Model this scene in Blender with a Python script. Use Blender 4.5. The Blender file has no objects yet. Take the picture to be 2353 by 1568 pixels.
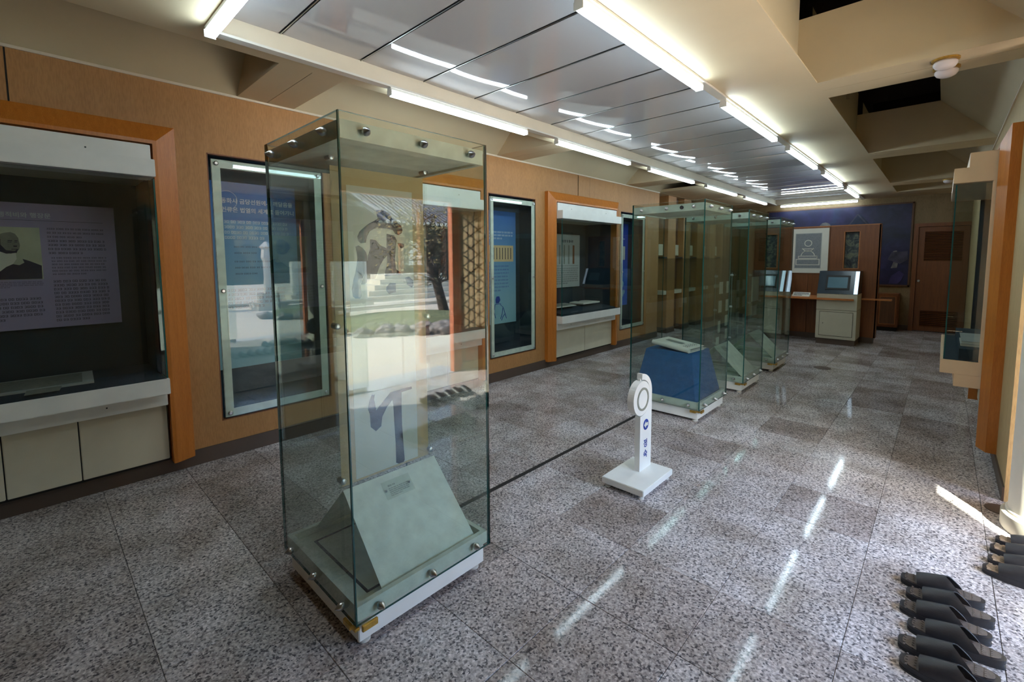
import bpy, bmesh, math, random
from mathutils import Vector, Matrix
random.seed(7)
SC = bpy.context.scene
COL = SC.collection

# ------------------------------------------------------------------ camera
def cam_rot(a, b, c):
    ca, sa, cb, sb, cc, sc = math.cos(a), math.sin(a), math.cos(b), math.sin(b), math.cos(c), math.sin(c)
    Rz = Matrix(((ca, -sa, 0), (sa, ca, 0), (0, 0, 1)))
    Rx = Matrix(((1, 0, 0), (0, cb, -sb), (0, sb, cb)))
    Rr = Matrix(((cc, -sc, 0), (sc, cc, 0), (0, 0, 1)))
    B = Matrix(((1, 0, 0), (0, 0, -1), (0, 1, 0)))
    return Rr @ Rx @ B @ Rz
Rm = cam_rot(-0.7566884, 0.0844212, -0.0056669)
cd = bpy.data.cameras.new('camera')
cam = bpy.data.objects.new('camera', cd)
COL.objects.link(cam)
m3 = Matrix((Rm[0], -Rm[1], -Rm[2])).transposed()
cam.matrix_world = Matrix.Translation((0, 0, 1.5)) @ m3.to_4x4()
cd.sensor_width = 36.0
cd.lens = 36.0 * 1048.96 / 2353.0
cd.shift_y = -(784.0 - 684.9) / 2353.0
cd.clip_start = 0.02
cd.clip_end = 200
SC.camera = cam

# ------------------------------------------------------------------ sky, sun, exposure
SC.view_settings.view_transform = 'Standard'
SC.view_settings.look = 'None'
SC.view_settings.gamma = 1.0
SC.view_settings.use_curve_mapping = False
SC.view_settings.exposure = 0.0
W = bpy.data.worlds.new('sky'); SC.world = W
W.use_nodes = True
wn = W.node_tree
bg = wn.nodes['Background']
st = wn.nodes.new('ShaderNodeTexSky')
st.sky_type = 'NISHITA'; st.sun_disc = False
st.sun_elevation = math.radians(37); st.sun_rotation = math.radians(146)
wn.links.new(st.outputs[0], bg.inputs[0])
bg.inputs[1].default_value = 2.9
sd = bpy.data.lights.new('sun', 'SUN'); sd.energy = 62.0; sd.angle = math.radians(0.6); sd.color = (1.0, .94, .84)
sun = bpy.data.objects.new('sun', sd); COL.objects.link(sun)
sdir = Vector((-0.554 * math.cos(math.radians(37)), 0.832 * math.cos(math.radians(37)), -math.sin(math.radians(37))))
sun.rotation_euler = sdir.to_track_quat('-Z', 'Y').to_euler()
sun.location = (6, -6, 8)
pd = bpy.data.lights.new('sky_portal', 'AREA'); pd.shape = 'RECTANGLE'; pd.size = 2.5; pd.size_y = 2.3
pd.cycles.is_portal = True
po = bpy.data.objects.new('sky_portal', pd); COL.objects.link(po)
po.location = (1.72, 2.58, 1.15); po.rotation_euler = (math.radians(90), 0, math.radians(90))
SC.cycles.max_bounces = 9
SC.cycles.diffuse_bounces = 5
SC.cycles.glossy_bounces = 5
SC.cycles.transparent_max_bounces = 32
SC.cycles.sample_clamp_indirect = 5.0
SC.cycles.caustics_reflective = False
SC.cycles.caustics_refractive = False
SC.cycles.blur_glossy = 0.5
LED_POWER = 28.0

# ------------------------------------------------------------------ materials
def L(c):
    r = []
    for v in c[:3]:
        v = v / 255.0
        r.append(v / 12.92 if v <= 0.04045 else ((v + .055) / 1.055) ** 2.4)
    return (r[0], r[1], r[2], 1.0)

def nodes(name):
    m = bpy.data.materials.new(name); m.use_nodes = True
    nt = m.node_tree
    return m, nt, nt.nodes['Principled BSDF']

def ramp(nt, fac, stops):
    r = nt.nodes.new('ShaderNodeValToRGB')
    e = r.color_ramp.elements
    e[0].position, e[0].color = stops[0]
    e[1].position, e[1].color = stops[-1]
    for p, c in stops[1:-1]:
        x = e.new(p); x.color = c
    nt.links.new(fac, r.inputs[0])
    return r.outputs[0]

def noise(nt, scale, detail=3, vec=None, stretch=None, dist=0.0):
    n = nt.nodes.new('ShaderNodeTexNoise'); n.inputs['Scale'].default_value = scale
    n.inputs['Detail'].default_value = detail; n.inputs['Distortion'].default_value = dist
    g = nt.nodes.new('ShaderNodeNewGeometry')
    src = g.outputs['Position'] if vec is None else vec
    if stretch:
        mp = nt.nodes.new('ShaderNodeMapping'); mp.inputs['Scale'].default_value = stretch
        nt.links.new(src, mp.inputs[0]); src = mp.outputs[0]
    nt.links.new(src, n.inputs['Vector'])
    return n.outputs[0]

def mix(nt, a, b, fac, blend='MIX'):
    x = nt.nodes.new('ShaderNodeMix'); x.data_type = 'RGBA'; x.blend_type = blend
    for s, v in ((x.inputs[0], fac), (x.inputs[6], a), (x.inputs[7], b)):
        if hasattr(v, 'links') or isinstance(v, bpy.types.NodeSocket): nt.links.new(v, s)
        else: s.default_value = v
    return x.outputs[2]

def bump(nt, b, h, strength=.1, dist=.01):
    n = nt.nodes.new('ShaderNodeBump'); n.inputs['Strength'].default_value = strength; n.inputs['Distance'].default_value = dist
    nt.links.new(h, n.inputs['Height']); nt.links.new(n.outputs[0], b.inputs['Normal'])

def paint(name, c, rough=.5, var=.06, scale=6.0, metal=0.0, spec=.5, bs=0.0, coat=0.0):
    m, nt, b = nodes(name)
    c = L(c); d = tuple(v * (1 - var * 2) for v in c[:3]) + (1,)
    u = tuple(min(1, v * (1 + var)) for v in c[:3]) + (1,)
    n = noise(nt, scale, 4)
    nt.links.new(ramp(nt, n, [(.3, d), (.7, u)]), b.inputs['Base Color'])
    b.inputs['Roughness'].default_value = rough; b.inputs['Metallic'].default_value = metal
    b.inputs['Specular IOR Level'].default_value = spec; b.inputs['Coat Weight'].default_value = coat
    if bs: bump(nt, b, noise(nt, 180, 2), bs, .002)
    return m

def wood(name, c1, c2, stretch=(3, 3, .25), rough=.4, scale=14):
    m, nt, b = nodes(name)
    n = noise(nt, scale, 5, stretch=stretch, dist=.4)
    f = noise(nt, scale * 9, 2, stretch=stretch)
    col = ramp(nt, n, [(.3, L(c1)), (.72, L(c2))])
    dk = ramp(nt, f, [(.35, (.86, .84, .82, 1)), (.6, (1, 1, 1, 1))])
    nt.links.new(mix(nt, col, dk, 1.0, 'MULTIPLY'), b.inputs['Base Color'])
    b.inputs['Roughness'].default_value = rough
    bump(nt, b, f, .06, .002)
    return m

def granite(name):
    m, nt, b = nodes(name)
    oi = nt.nodes.new('ShaderNodeObjectInfo')
    v = nt.nodes.new('ShaderNodeTexVoronoi'); v.inputs['Scale'].default_value = 130
    g = nt.nodes.new('ShaderNodeNewGeometry'); nt.links.new(g.outputs['Position'], v.inputs['Vector'])
    sp = ramp(nt, v.outputs['Color'], [(.0, (.11, .11, .12, 1)), (.20, (.19, .185, .195, 1)), (.36, (.50, .475, .47, 1)), (.62, (.64, .62, .62, 1)), (1.0, (.78, .77, .78, 1))])
    n2 = noise(nt, 70, 3)
    sp = mix(nt, sp, ramp(nt, n2, [(.38, (.62, .60, .60, 1)), (.62, (1.15, 1.12, 1.1, 1))]), 1.0, 'MULTIPLY')
    tone = ramp(nt, oi.outputs['Random'], [(0, (.66, .61, .59, 1)), (.25, (.84, .80, .78, 1)), (.55, (.98, .96, .96, 1)), (1, (1.05, 1.05, 1.06, 1))])
    big = ramp(nt, noise(nt, 3.2, 2), [(.35, (.70, .66, .63, 1)), (.65, (1.04, 1.03, 1.05, 1))])
    c = mix(nt, mix(nt, sp, tone, 1.0, 'MULTIPLY'), big, 1.0, 'MULTIPLY')
    nt.links.new(c, b.inputs['Base Color'])
    b.inputs['Specular IOR Level'].default_value = .11
    r = ramp(nt, noise(nt, 5, 3), [(.3, (.035, .035, .035, 1)), (.7, (.08, .08, .08, 1))])
    nt.links.new(r, b.inputs['Roughness'])
    bump(nt, b, noise(nt, 90, 2), .05, .0015)
    return m

def glass(name, tint, f0=.04, boost=1.0):
    m = bpy.data.materials.new(name); m.use_nodes = True
    nt = m.node_tree; nt.nodes.remove(nt.nodes['Principled BSDF'])
    out = nt.nodes['Material Output']
    g = nt.nodes.new('ShaderNodeNewGeometry')
    dt = nt.nodes.new('ShaderNodeVectorMath'); dt.operation = 'DOT_PRODUCT'
    nt.links.new(g.outputs['Incoming'], dt.inputs[0]); nt.links.new(g.outputs['Normal'], dt.inputs[1])
    def mth(op, a, b=None):
        x = nt.nodes.new('ShaderNodeMath'); x.operation = op
        for i, s in enumerate((a, b)):
            if s is None: continue
            if isinstance(s, (int, float)): x.inputs[i].default_value = s
            else: nt.links.new(s, x.inputs[i])
        return x.outputs[0]
    c = mth('ABSOLUTE', dt.outputs['Value'])
    p = mth('POWER', mth('SUBTRACT', 1.0, c), 5.0)
    fr = mth('ADD', mth('MULTIPLY', p, 1 - f0), f0 * boost)
    tr = nt.nodes.new('ShaderNodeBsdfTransparent'); tr.inputs[0].default_value = tint + (1,)
    gl = nt.nodes.new('ShaderNodeBsdfGlossy'); gl.inputs['Roughness'].default_value = 0.0
    ms = nt.nodes.new('ShaderNodeMixShader')
    nt.links.new(fr, ms.inputs[0]); nt.links.new(tr.outputs[0], ms.inputs[1]); nt.links.new(gl.outputs[0], ms.inputs[2])
    nt.links.new(ms.outputs[0], out.inputs[0])
    return m

def emit(name, c, s):
    m = bpy.data.materials.new(name); m.use_nodes = True
    nt = m.node_tree; nt.nodes.remove(nt.nodes['Principled BSDF'])
    e = nt.nodes.new('ShaderNodeEmission'); e.inputs[0].default_value = c + (1,); e.inputs[1].default_value = s
    nt.links.new(e.outputs[0], nt.nodes['Material Output'].inputs[0])
    return m

M = {}
M['granite'] = granite('granite')
M['grout'] = paint('grout', (92, 88, 86), .9)
M['veneer'] = wood('wall_veneer', (172, 124, 74), (180, 132, 82), (3, 3, .5), .55, 5)
M['veneer2'] = wood('right_wall_veneer', (188, 162, 116), (196, 170, 124), (3, 3, .5), .55, 5)
M['orange'] = wood('orange_wood', (182, 106, 36), (198, 122, 48), (4, 4, .3), .38, 10)
M['brown'] = wood('brown_wood', (114, 64, 30), (132, 78, 38), (4, 4, .3), .42, 9)
M['darkwood'] = wood('dark_wood', (86, 56, 34), (104, 68, 42), (4, 4, .3), .5, 9)
M['shelfwood'] = wood('shelf_wood', (176, 108, 54), (196, 124, 66), (.4, 4, 4), .35, 9)
M['base'] = paint('baseboard_brown', (84, 68, 58), .45)
M['cream'] = paint('cream_laminate', (214, 206, 184), .42, .03)
M['white'] = paint('white_laminate', (236, 236, 232), .40, .03)
M['rail'] = paint('painted_rail', (228, 234, 222), .45, .07, 14)
M['beige'] = paint('beige_laminate', (226, 200, 164), .42, .03)
M['kiosk'] = paint('kiosk_cream', (188, 184, 164), .5, .03)
M['ceil'] = paint('ceiling_beige', (206, 188, 156), .62, .03, 2)
M['ceil2'] = paint('coffer_beige', (196, 182, 152), .65, .03, 2)
M['trimw'] = paint('pale_trim', (222, 210, 190), .4, .02)
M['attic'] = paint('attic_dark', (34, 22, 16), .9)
M['railw'] = paint('white_metal', (224, 220, 212), .3, .02)
M['navy'] = paint('navy_lining', (24, 46, 60), .85, .06, 8)
M['blue'] = paint('blue_fabric', (30, 92, 146), .9, .07, 20, bs=.1)
M['black'] = paint('black', (18, 17, 17), .6)
M['dark'] = paint('dark_gap', (30, 24, 20), .8)
M['screen'] = paint('screen_frame', (44, 56, 66), .22, .03)
M['screen2'] = paint('screen_glass', (92, 124, 138), .12, .03)
M['steel'] = paint('steel', (190, 190, 190), .28, .03, metal=1.0)
M['brass'] = paint('brass', (206, 166, 84), .35, .15, 40, metal=.8)
M['paper'] = paint('paper', (224, 222, 210), .8, .02)
M['mount'] = paint('scroll_mount', (206, 180, 138), .8, .03)
M['inkm'] = paint('ink', (34, 28, 32), .7)
M['text_dark'] = paint('print_dark', (46, 40, 56), .8)
M['text_white'] = paint('print_white', (214, 220, 228), .8)
M['text_blue'] = paint('print_blue', (30, 60, 150), .6)
M['lilac'] = paint('lilac_poster', (168, 158, 196), .7, .04, 1.5)
M['greyposter'] = paint('grey_poster', (178, 180, 176), .7, .03)
M['photo'] = paint('photo_pale', (196, 200, 176), .7, .12, 5)
M['photodark'] = paint('photo_dark', (40, 34, 62), .7, .1, 8)
M['photomid'] = paint('photo_mid', (136, 138, 128), .7, .1, 30)
M['rubber'] = paint('slipper_rubber', (40, 38, 42), .42, .08, 60, bs=.25)
M['rubber2'] = paint('slipper_footbed', (92, 82, 78), .5, .12, 90, bs=.5)
M['rubbertan'] = paint('worn_footbed', (150, 130, 112), .55, .2, 60)
M['plaster'] = paint('column_white', (236, 228, 214), .7, .02)
M['stone'] = paint('pale_stone', (196, 188, 172), .85, .12, 5)
M['threshold'] = paint('threshold_stone', (150, 152, 156), .7, .08, 9)
M['reddoor'] = wood('red_door_wood', (150, 84, 54), (170, 100, 66), (4, 4, .3), .5, 9)
M['glass'] = glass('case_glass', (.885, .93, .915), .045, 1.25)
M['glassedge'] = paint('glass_edge', (34, 88, 84), .15, .1, 3)
M['acrylic'] = glass('clear_acrylic', (.975, .985, .975), .03)
M['wglass'] = glass('wall_case_glass', (.93, .96, .95), .042, 1.0)
M['led'] = emit('led_diffuser', (.72, .91, 1.0), LED_POWER)
M['globe'] = paint('frosted_globe', (226, 214, 214), .25, .02)
M['soil'] = paint('courtyard_sand', (204, 190, 170), .95, .08, 1.2)
M['rock'] = paint('rock', (112, 106, 104), .9, .35, 7)
M['grass'] = paint('grass', (88, 92, 58), .9, .3, 10)
M['hill'] = paint('wooded_hill', (78, 76, 50), .95, .45, 1.6)
M['bark'] = paint('bark', (70, 56, 48), .9, .3, 15)
M['leaf'] = paint('dry_foliage', (110, 98, 62), .9, .3, 8)
M['hallwall'] = paint('hall_end_wall', (58, 54, 48), .9, .3, 5)
M['tile'] = paint('roof_tile', (70, 72, 84), .7, .15, 6)
M['lattice'] = wood('lattice_wood', (92, 70, 56), (112, 88, 70), (3, 3, .5), .6, 9)
m_ = bpy.data.materials.new('rice_paper'); m_.use_nodes = True
_nt = m_.node_tree; _p = _nt.nodes['Principled BSDF']; _p.inputs['Base Color'].default_value = (.70, .62, .47, 1); _p.inputs['Roughness'].default_value = .9
_tl = _nt.nodes.new('ShaderNodeBsdfTranslucent'); _tl.inputs[0].default_value = (.8, .7, .54, 1)
_ms = _nt.nodes.new('ShaderNodeMixShader'); _ms.inputs[0].default_value = .5
_nt.links.new(_p.outputs[0], _ms.inputs[1]); _nt.links.new(_tl.outputs[0], _ms.inputs[2]); _nt.links.new(_ms.outputs[0], _nt.nodes['Material Output'].inputs[0])
M['ricepaper'] = m_
def print_mat(name, c_top, c_bot, z0, z1):
    m, nt, b = nodes(name)
    g = nt.nodes.new('ShaderNodeNewGeometry'); s = nt.nodes.new('ShaderNodeSeparateXYZ'); nt.links.new(g.outputs['Position'], s.inputs[0])
    mr = nt.nodes.new('ShaderNodeMapRange'); mr.inputs[1].default_value = z0; mr.inputs[2].default_value = z1
    nt.links.new(s.outputs[2], mr.inputs[0])
    nt.links.new(ramp(nt, mr.outputs[0], [(0, L(c_bot)), (1, L(c_top))]), b.inputs['Base Color'])
    b.inputs['Roughness'].default_value = .6
    return m
M['poster_blue'] = print_mat('blue_banner_print', (20, 92, 168), (140, 186, 200), .7, 2.1)
M['poster_deep'] = print_mat('deep_blue_banner_print', (14, 52, 150), (30, 96, 196), .7, 2.1)
def mural_mat():
    m, nt, b = nodes('mural_print')
    a = noise(nt, 1.3, 6, dist=1.0); f = noise(nt, 5, 5, dist=.6)
    c = ramp(nt, a, [(.25, L((14, 20, 46))), (.45, L((26, 28, 66))), (.6, L((42, 36, 74))), (.8, L((28, 42, 72)))])
    d = ramp(nt, f, [(.35, (.55, .55, .6, 1)), (.68, (1.2, 1.15, 1.1, 1))])
    nt.links.new(mix(nt, c, d, 1.0, 'MULTIPLY'), b.inputs['Base Color']); b.inputs['Roughness'].default_value = .45
    return m
M['mural'] = mural_mat()
def picture_mat():
    m, nt, b = nodes('niche_print')
    f = noise(nt, 11, 5, dist=1.2)
    nt.links.new(ramp(nt, f, [(.35, L((20, 26, 34))), (.5, L((62, 72, 72))), (.62, L((112, 118, 96))), (.75, L((40, 50, 60)))]), b.inputs['Base Color'])
    return m
M['picture'] = picture_mat()
def panel_mat():
    m, nt, b = nodes('glossy_ceiling_panel')
    b.inputs['Base Color'].default_value = (.46, .435, .44, 1)
    b.inputs['Roughness'].default_value = .035
    b.inputs['Metallic'].default_value = .0
    b.inputs['Specular IOR Level'].default_value = .62
    return m
M['panel'] = panel_mat()
M['panelgap'] = paint('panel_joint_black', (14, 12, 12), .3)

# ------------------------------------------------------------------ builders
ORG = {}
def origin(o):
    return ORG.get(o.name, Vector((0, 0, 0))) if o else Vector((0, 0, 0))

def link(name, me, mats, parent=None, kind=None):
    o = bpy.data.objects.new(name, me); COL.objects.link(o)
    for m in (mats if isinstance(mats, (list, tuple)) else [mats]):
        me.materials.append(M[m] if isinstance(m, str) else m)
    if parent is not None:
        o.parent = parent; ORG[o.name] = origin(parent)
    if kind: o['kind'] = kind
    return o

def thing(name, label, cat, loc=(0, 0, 0), group=None):
    o = bpy.data.objects.new(name, None); COL.objects.link(o)
    o.empty_display_size = .1
    o.location = loc; ORG[o.name] = Vector(loc)
    o['label'] = label; o['category'] = cat
    if group: o['group'] = group
    return o

def tag(o, label, cat, group=None):
    o['label'] = label; o['category'] = cat
    if group: o['group'] = group
    return o

class MB:
    def __init__(s): s.v = []; s.f = []; s.m = []
    def add(s, vs, fs, mi=0):
        k = len(s.v); s.v += [tuple(p) for p in vs]; s.f += [tuple(i + k for i in f) for f in fs]; s.m += [mi] * len(fs)
        return s
    def box(s, x0, x1, y0, y1, z0, z1, mi=0, edge=None, thin=None):
        vs = [(x, y, z) for z in (z0, z1) for y in (y0, y1) for x in (x0, x1)]
        fs = [(0, 2, 3, 1), (4, 5, 7, 6), (0, 1, 5, 4), (2, 6, 7, 3), (0, 4, 6, 2), (1, 3, 7, 5)]
        ax = [2, 2, 1, 1, 0, 0]
        k = len(s.v); s.v += vs
        for f, a in zip(fs, ax):
            s.f.append(tuple(i + k for i in f)); s.m.append(mi if (edge is None or a == thin) else edge)
        return s
    def prism(s, poly, fn, d0, d1, mi=0):
        n = len(poly)
        vs = [fn(a, b, d0) for a, b in poly] + [fn(a, b, d1) for a, b in poly]
        fs = [tuple(range(n - 1, -1, -1)), tuple(range(n, 2 * n))] + [(i, (i + 1) % n, n + (i + 1) % n, n + i) for i in range(n)]
        return s.add(vs, fs, mi)
    def lathe(s, prof, c, ax='z', seg=16, mi=0, flip=1):
        k = len(prof); vs = []
        for r, h in prof:
            for i in range(seg):
                a = 2 * math.pi * i / seg
                u, w = r * math.cos(a), r * math.sin(a); h2 = h * flip
                p = {'z': (u, w, h2), 'x': (h2, u, w), 'y': (u, h2, w)}[ax]
                vs.append((c[0] + p[0], c[1] + p[1], c[2] + p[2]))
        fs = []
        for j in range(k - 1):
            for i in range(seg):
                i2 = (i + 1) % seg
                fs.append((j * seg + i, j * seg + i2, (j + 1) * seg + i2, (j + 1) * seg + i))
        fs.append(tuple(range(seg - 1, -1, -1))); fs.append(tuple((k - 1) * seg + i for i in range(seg)))
        return s.add(vs, fs, mi)
    def tube(s, pts, r, seg=6, mi=0, r1=None):
        vs = []; n = len(pts)
        for j, p in enumerate(pts):
            p = Vector(p); d = (Vector(pts[min(j + 1, n - 1)]) - Vector(pts[max(j - 1, 0)])).normalized()
            u = d.orthogonal().normalized(); w = d.cross(u)
            rr = r if r1 is None else r + (r1 - r) * j / (n - 1)
            for i in range(seg):
                a = 2 * math.pi * i / seg
                vs.append(p + u * rr * math.cos(a) + w * rr * math.sin(a))
        fs = [(j * seg + i, j * seg + (i + 1) % seg, (j + 1) * seg + (i + 1) % seg, (j + 1) * seg + i) for j in range(n - 1) for i in range(seg)]
        fs += [tuple(range(seg)), tuple((n - 1) * seg + i for i in range(seg))]
        return s.add(vs, fs, mi)
    def build(s, name, mats, parent=None, kind=None, smooth=False, bevel=0.0):
        me = bpy.data.meshes.new(name)
        o0 = origin(parent)
        me.from_pydata([(p[0] - o0.x, p[1] - o0.y, p[2] - o0.z) for p in s.v], [], s.f)
        bm = bmesh.new(); bm.from_mesh(me)
        for i, f in enumerate(bm.faces): f.material_index = s.m[i]; f.smooth = smooth
        bmesh.ops.recalc_face_normals(bm, faces=bm.faces)
        if bevel:
            bmesh.ops.bevel(bm, geom=list(bm.edges), offset=bevel, segments=2, affect='EDGES', clamp_overlap=True)
        bm.to_mesh(me); bm.free()
        o = link(name, me, mats, parent, kind)
        if smooth:
            try:
                me.set_sharp_from_angle(angle=math.radians(38))
            except Exception: pass
        return o

def box(name, x0, x1, y0, y1, z0, z1, mat, parent=None, kind=None, bevel=0.0):
    return MB().box(x0, x1, y0, y1, z0, z1).build(name, mat, parent, kind, bevel=bevel)

def arc(cx, cy, r, a0, a1, n):
    return [(cx + r * math.cos(math.radians(a0 + (a1 - a0) * i / n)), cy + r * math.sin(math.radians(a0 + (a1 - a0) * i / n))) for i in range(n + 1)]

XW = lambda x: (lambda a, b, d: (x + d, a, b))       # polygon in (y, z) on a plane of constant x
YW = lambda y: (lambda a, b, d: (a, y + d, b))       # polygon in (x, z) on a plane of constant y
ZW = lambda z: (lambda a, b, d: (a, b, z + d))

def text(name, s, size, mat, parent, loc, rot, align='LEFT', ext=.0004, bold=0.0, spacing=1.0):
    c = bpy.data.curves.new(name, 'FONT'); c.body = s; c.size = size; c.extrude = ext; c.align_x = align
    c.resolution_u = 3; c.offset = bold; c.space_line = spacing
    t = bpy.data.objects.new('tmp', c); COL.objects.link(t)
    bpy.context.view_layer.update()
    me = bpy.data.meshes.new_from_object(t.evaluated_get(bpy.context.evaluated_depsgraph_get()))
    bpy.data.objects.remove(t)
    me.materials.clear()
    mw = Matrix.Translation(Vector(loc) - origin(parent)) @ rot.to_4x4()
    me.transform(mw)
    return link(name, me, mat, parent)
ROT_XP = Matrix(((0, 0, 1), (1, 0, 0), (0, 1, 0)))                 # faces +X, reads along +Y
ROT_YM = Matrix(((1, 0, 0), (0, 0, -1), (0, 1, 0)))                # faces -Y, reads along +X

def text_rows(name, fn, a0, a1, b_top, rows, pitch, h, mat, parent, rnd, cw=None, indent=0.0, kind='stuff', last=.6):
    """rows of small printed syllables as flat strokes; fn(a, b, d) maps to the page"""
    mb = MB(); cw = cw or h * 1.05
    for r in range(rows):
        b = b_top - r * pitch; a = a0 + (indent if r else 0)
        end = a1 if r < rows - 1 else a0 + (a1 - a0) * last
        while a < end - cw:
            w = rnd.randint(2, 4)
            for _ in range(w):
                if a > end - cw: break
                t = h * .16
                q = [(a + .1 * cw, a + .62 * cw, b - t, b), (a + .1 * cw, a + .62 * cw, b - h, b - h + t), (a + .7 * cw, a + .7 * cw + t, b - h, b)]
                if rnd.random() < .5: q.append((a + .12 * cw, a + .12 * cw + t, b - h, b))
                else: q.append((a + .2 * cw, a + .9 * cw, b - h * .55 - t / 2, b - h * .55 + t / 2))
                for (p0, p1, s0, s1) in q:
                    mb.add([fn(p0, s0, .0006), fn(p1, s0, .0006), fn(p1, s1, .0006), fn(p0, s1, .0006)], [(0, 1, 2, 3)])
                a += cw
            a += cw * .5
    o = mb.build(name, mat, parent)
    return o
rnd = random.Random(3)

# ------------------------------------------------------------------ room constants
XL, XR, ZC, YB = -3.935, 0.345, 2.73, 12.35
CASES = [-0.16, 2.785, 5.73]
WINS = [1.375, 4.20, 7.235]
BEAMS = [(-1.75, -1.34), (1.164, 1.576), (3.92, 4.335), (6.95, 7.38), (9.95, 10.36)]

# floor: slab plus tiles that can be told apart
fl = box('floor', -4.7, 1.63, -3.2, 12.6, -.10, -.004, 'grout', kind='structure')
T = .4505; tx0 = -.2085; ty0 = 2.4975
tm = MB(); g = .0010; c = .0014
h = T / 2 - g
tm.v = [(-h, -h, -.02), (h, -h, -.02), (h, h, -.02), (-h, h, -.02), (-h, -h, -c), (h, -h, -c), (h, h, -c), (-h, h, -c), (-h + c, -h + c, 0), (h - c, -h + c, 0), (h - c, h - c, 0), (-h + c, h - c, 0)]
tm.f = [(4, 5, 9, 8), (5, 6, 10, 9), (6, 7, 11, 10), (7, 4, 8, 11), (8, 9, 10, 11), (0, 1, 5, 4), (1, 2, 6, 5), (2, 3, 7, 6), (3, 0, 4, 7)]
tm.m = [0] * 9
t0 = tm.build('floor_tile', 'granite', fl)
tiles = []
i0 = math.ceil((XL - tx0) / T) - 1
for i in range(i0, 5):
    for j in range(-7, 23):
        x0 = tx0 + i * T; y0 = ty0 + j * T
        off = 0.0 if i % 2 else 0.0
        tiles.append((x0 + T / 2, y0 + T / 2))
tiles = [t for t in tiles if t[0] - T / 2 > -4.0 - T and t[0] < 1.62 and t[1] < YB + .1]
def dist(t): return (t[0] ** 2 + t[1] ** 2)
vis = [t for t in tiles if t[0] < .75 and t[1] > .1 and t[0] > -4.1 and (t[1] > -.0) and (-t[0] * .2 < t[1] + .6)]
vis.sort(key=dist)
near = vis[:298]; rest = [t for t in tiles if t not in near]
for k, (x, y) in enumerate(near):
    o = t0 if k == 0 else bpy.data.objects.new('floor_tile', t0.data)
    if k: COL.objects.link(o); o.parent = fl
    o.location = (x, y, rnd.uniform(-.0004, .0004))
mb = MB()
for x, y in rest: mb.add([(p[0] + x, p[1] + y, p[2]) for p in tm.v], tm.f)
o = mb.build('floor_tile_field', 'granite', fl, kind='stuff')

# walls
def wall_boxes(side, x0, x1, holes, ylo, yhi, ztop, mat, name):
    mb = MB(); y = ylo
    for (a, b, z0, z1) in holes:
        mb.box(x0, x1, y, a, 0, ztop); mb.box(x0, x1, a, b, 0, z0); mb.box(x0, x1, a, b, z1, ztop); y = b
    mb.box(x0, x1, y, yhi, 0, ztop)
    return mb.build(name, mat, kind='structure')
holes = []
for k in range(3):
    holes.append((CASES[k] - .76, CASES[k] + .76, .54, 2.24))
    holes.append((WINS[k] - .43, WINS[k] + .43, .285, 2.285))
M['glassedge2'] = paint('clear_sheet_edge', (150, 176, 172), .2, .03)
M['smallpaper'] = paint('small_paper_white', (226, 226, 218), .8, .02)
wl = wall_boxes('left', XL - .12, XL, holes, -3.2, 8.19, 2.715, 'veneer', 'wall_left')
box('end_board', XL - .12, XL + .001, 8.19, 8.2, 0, 2.715, 'veneer', wl)
# the small panels over the cases
for c0 in CASES:
    box('veneer_panel', XL, XL + .006, c0 - .145, c0 + .145, 2.415, 2.712, 'veneer', wl, bevel=.002)
    for s in (-1, 1):
        box('joint', XL, XL + .0012, c0 + s * .15 - .004, c0 + s * .15 + .004, 2.40, 2.715, 'dark', wl)
box('trim_1', XL - .12, XL + .012, -3.2, 8.2, 2.715, 2.732, 'trimw', kind='structure')
box('baseboard_left', XL, XL + .012, -3.2, 8.2, 0, .115, 'base', kind='structure', bevel=.002)
# recessed left wall past its end, with piers and a long display band
wf = box('wall_left_far', -4.75, -4.6, 8.19, YB, 0, 2.9, 'brown', kind='structure')
box('wall_return', -4.75, XL - .12, 8.19, 8.21, 0, 2.9, 'veneer', kind='structure')
for k in range(5):
    y0 = 8.72 + k * .74
    box('pier', -4.45, -3.99, y0, y0 + .36, 0.11, 2.73, 'veneer', wf, bevel=.003)
    box('pier_base', -4.45, -3.98, y0 - .004, y0 + .364, 0, .11, 'base', wf)
    box('reveal_strip', -4.30, -4.10, y0 + .40, y0 + .70, 0.11, 2.73, 'darkwood', wf)
    t = thing('room_plaque', ['pale square plaque on the recessed left wall, nearest to the room corner', 'pale square plaque, second along the recessed left wall', 'pale square plaque, third along the recessed left wall', 'pale square plaque, fourth along the recessed left wall', 'pale square plaque, last along the recessed left wall'][k], 'plaque', (-4.08, y0 - .10, 1.55), 'plaques between the piers of the recessed wall')
    box('plate', -4.10, -4.08, y0 - .20, y0 - .02, 1.56, 1.78, 'cream', t, bevel=.002)
    box('bracket', -4.30, -4.10, y0 - .13, y0 - .09, 1.64, 1.70, 'darkwood', t)
t = thing('long_wall_showcase', 'long low glazed showcase between the piers of the recessed left wall', 'showcase', (-4.2, 10.3, .8))
box('carcass', -4.6, -4.0, 8.6, 12.2, .78, .86, 'cream', t)
box('backing', -4.50, -4.46, 8.6, 12.2, .86, 1.5, 'navy', t)
box('top_rail', -4.5, -4.0, 8.6, 12.2, 1.50, 1.53, 'dark', t)
MB().box(-3.985, -3.975, 8.6, 12.2, .86, 1.50).build('front_pane', 'wglass', t)
# back wall
wb = MB()
wb.box(-4.75, -.47, YB, YB + .15, 0, 2.9); wb.box(.42, 1.0, YB, YB + .15, 0, 2.9); wb.box(-.47, .42, YB, YB + .15, 2.17, 2.9)
M['veneer3'] = wood('back_wall_veneer', (132, 110, 76), (144, 120, 84), (1.2, 1.2, .35), .6, 6)
wbo = wb.build('wall_back', 'veneer3', kind='structure')
box('baseboard_back', -4.6, -.47, YB - .012, YB, 0, .10, 'base', kind='structure')
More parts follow.
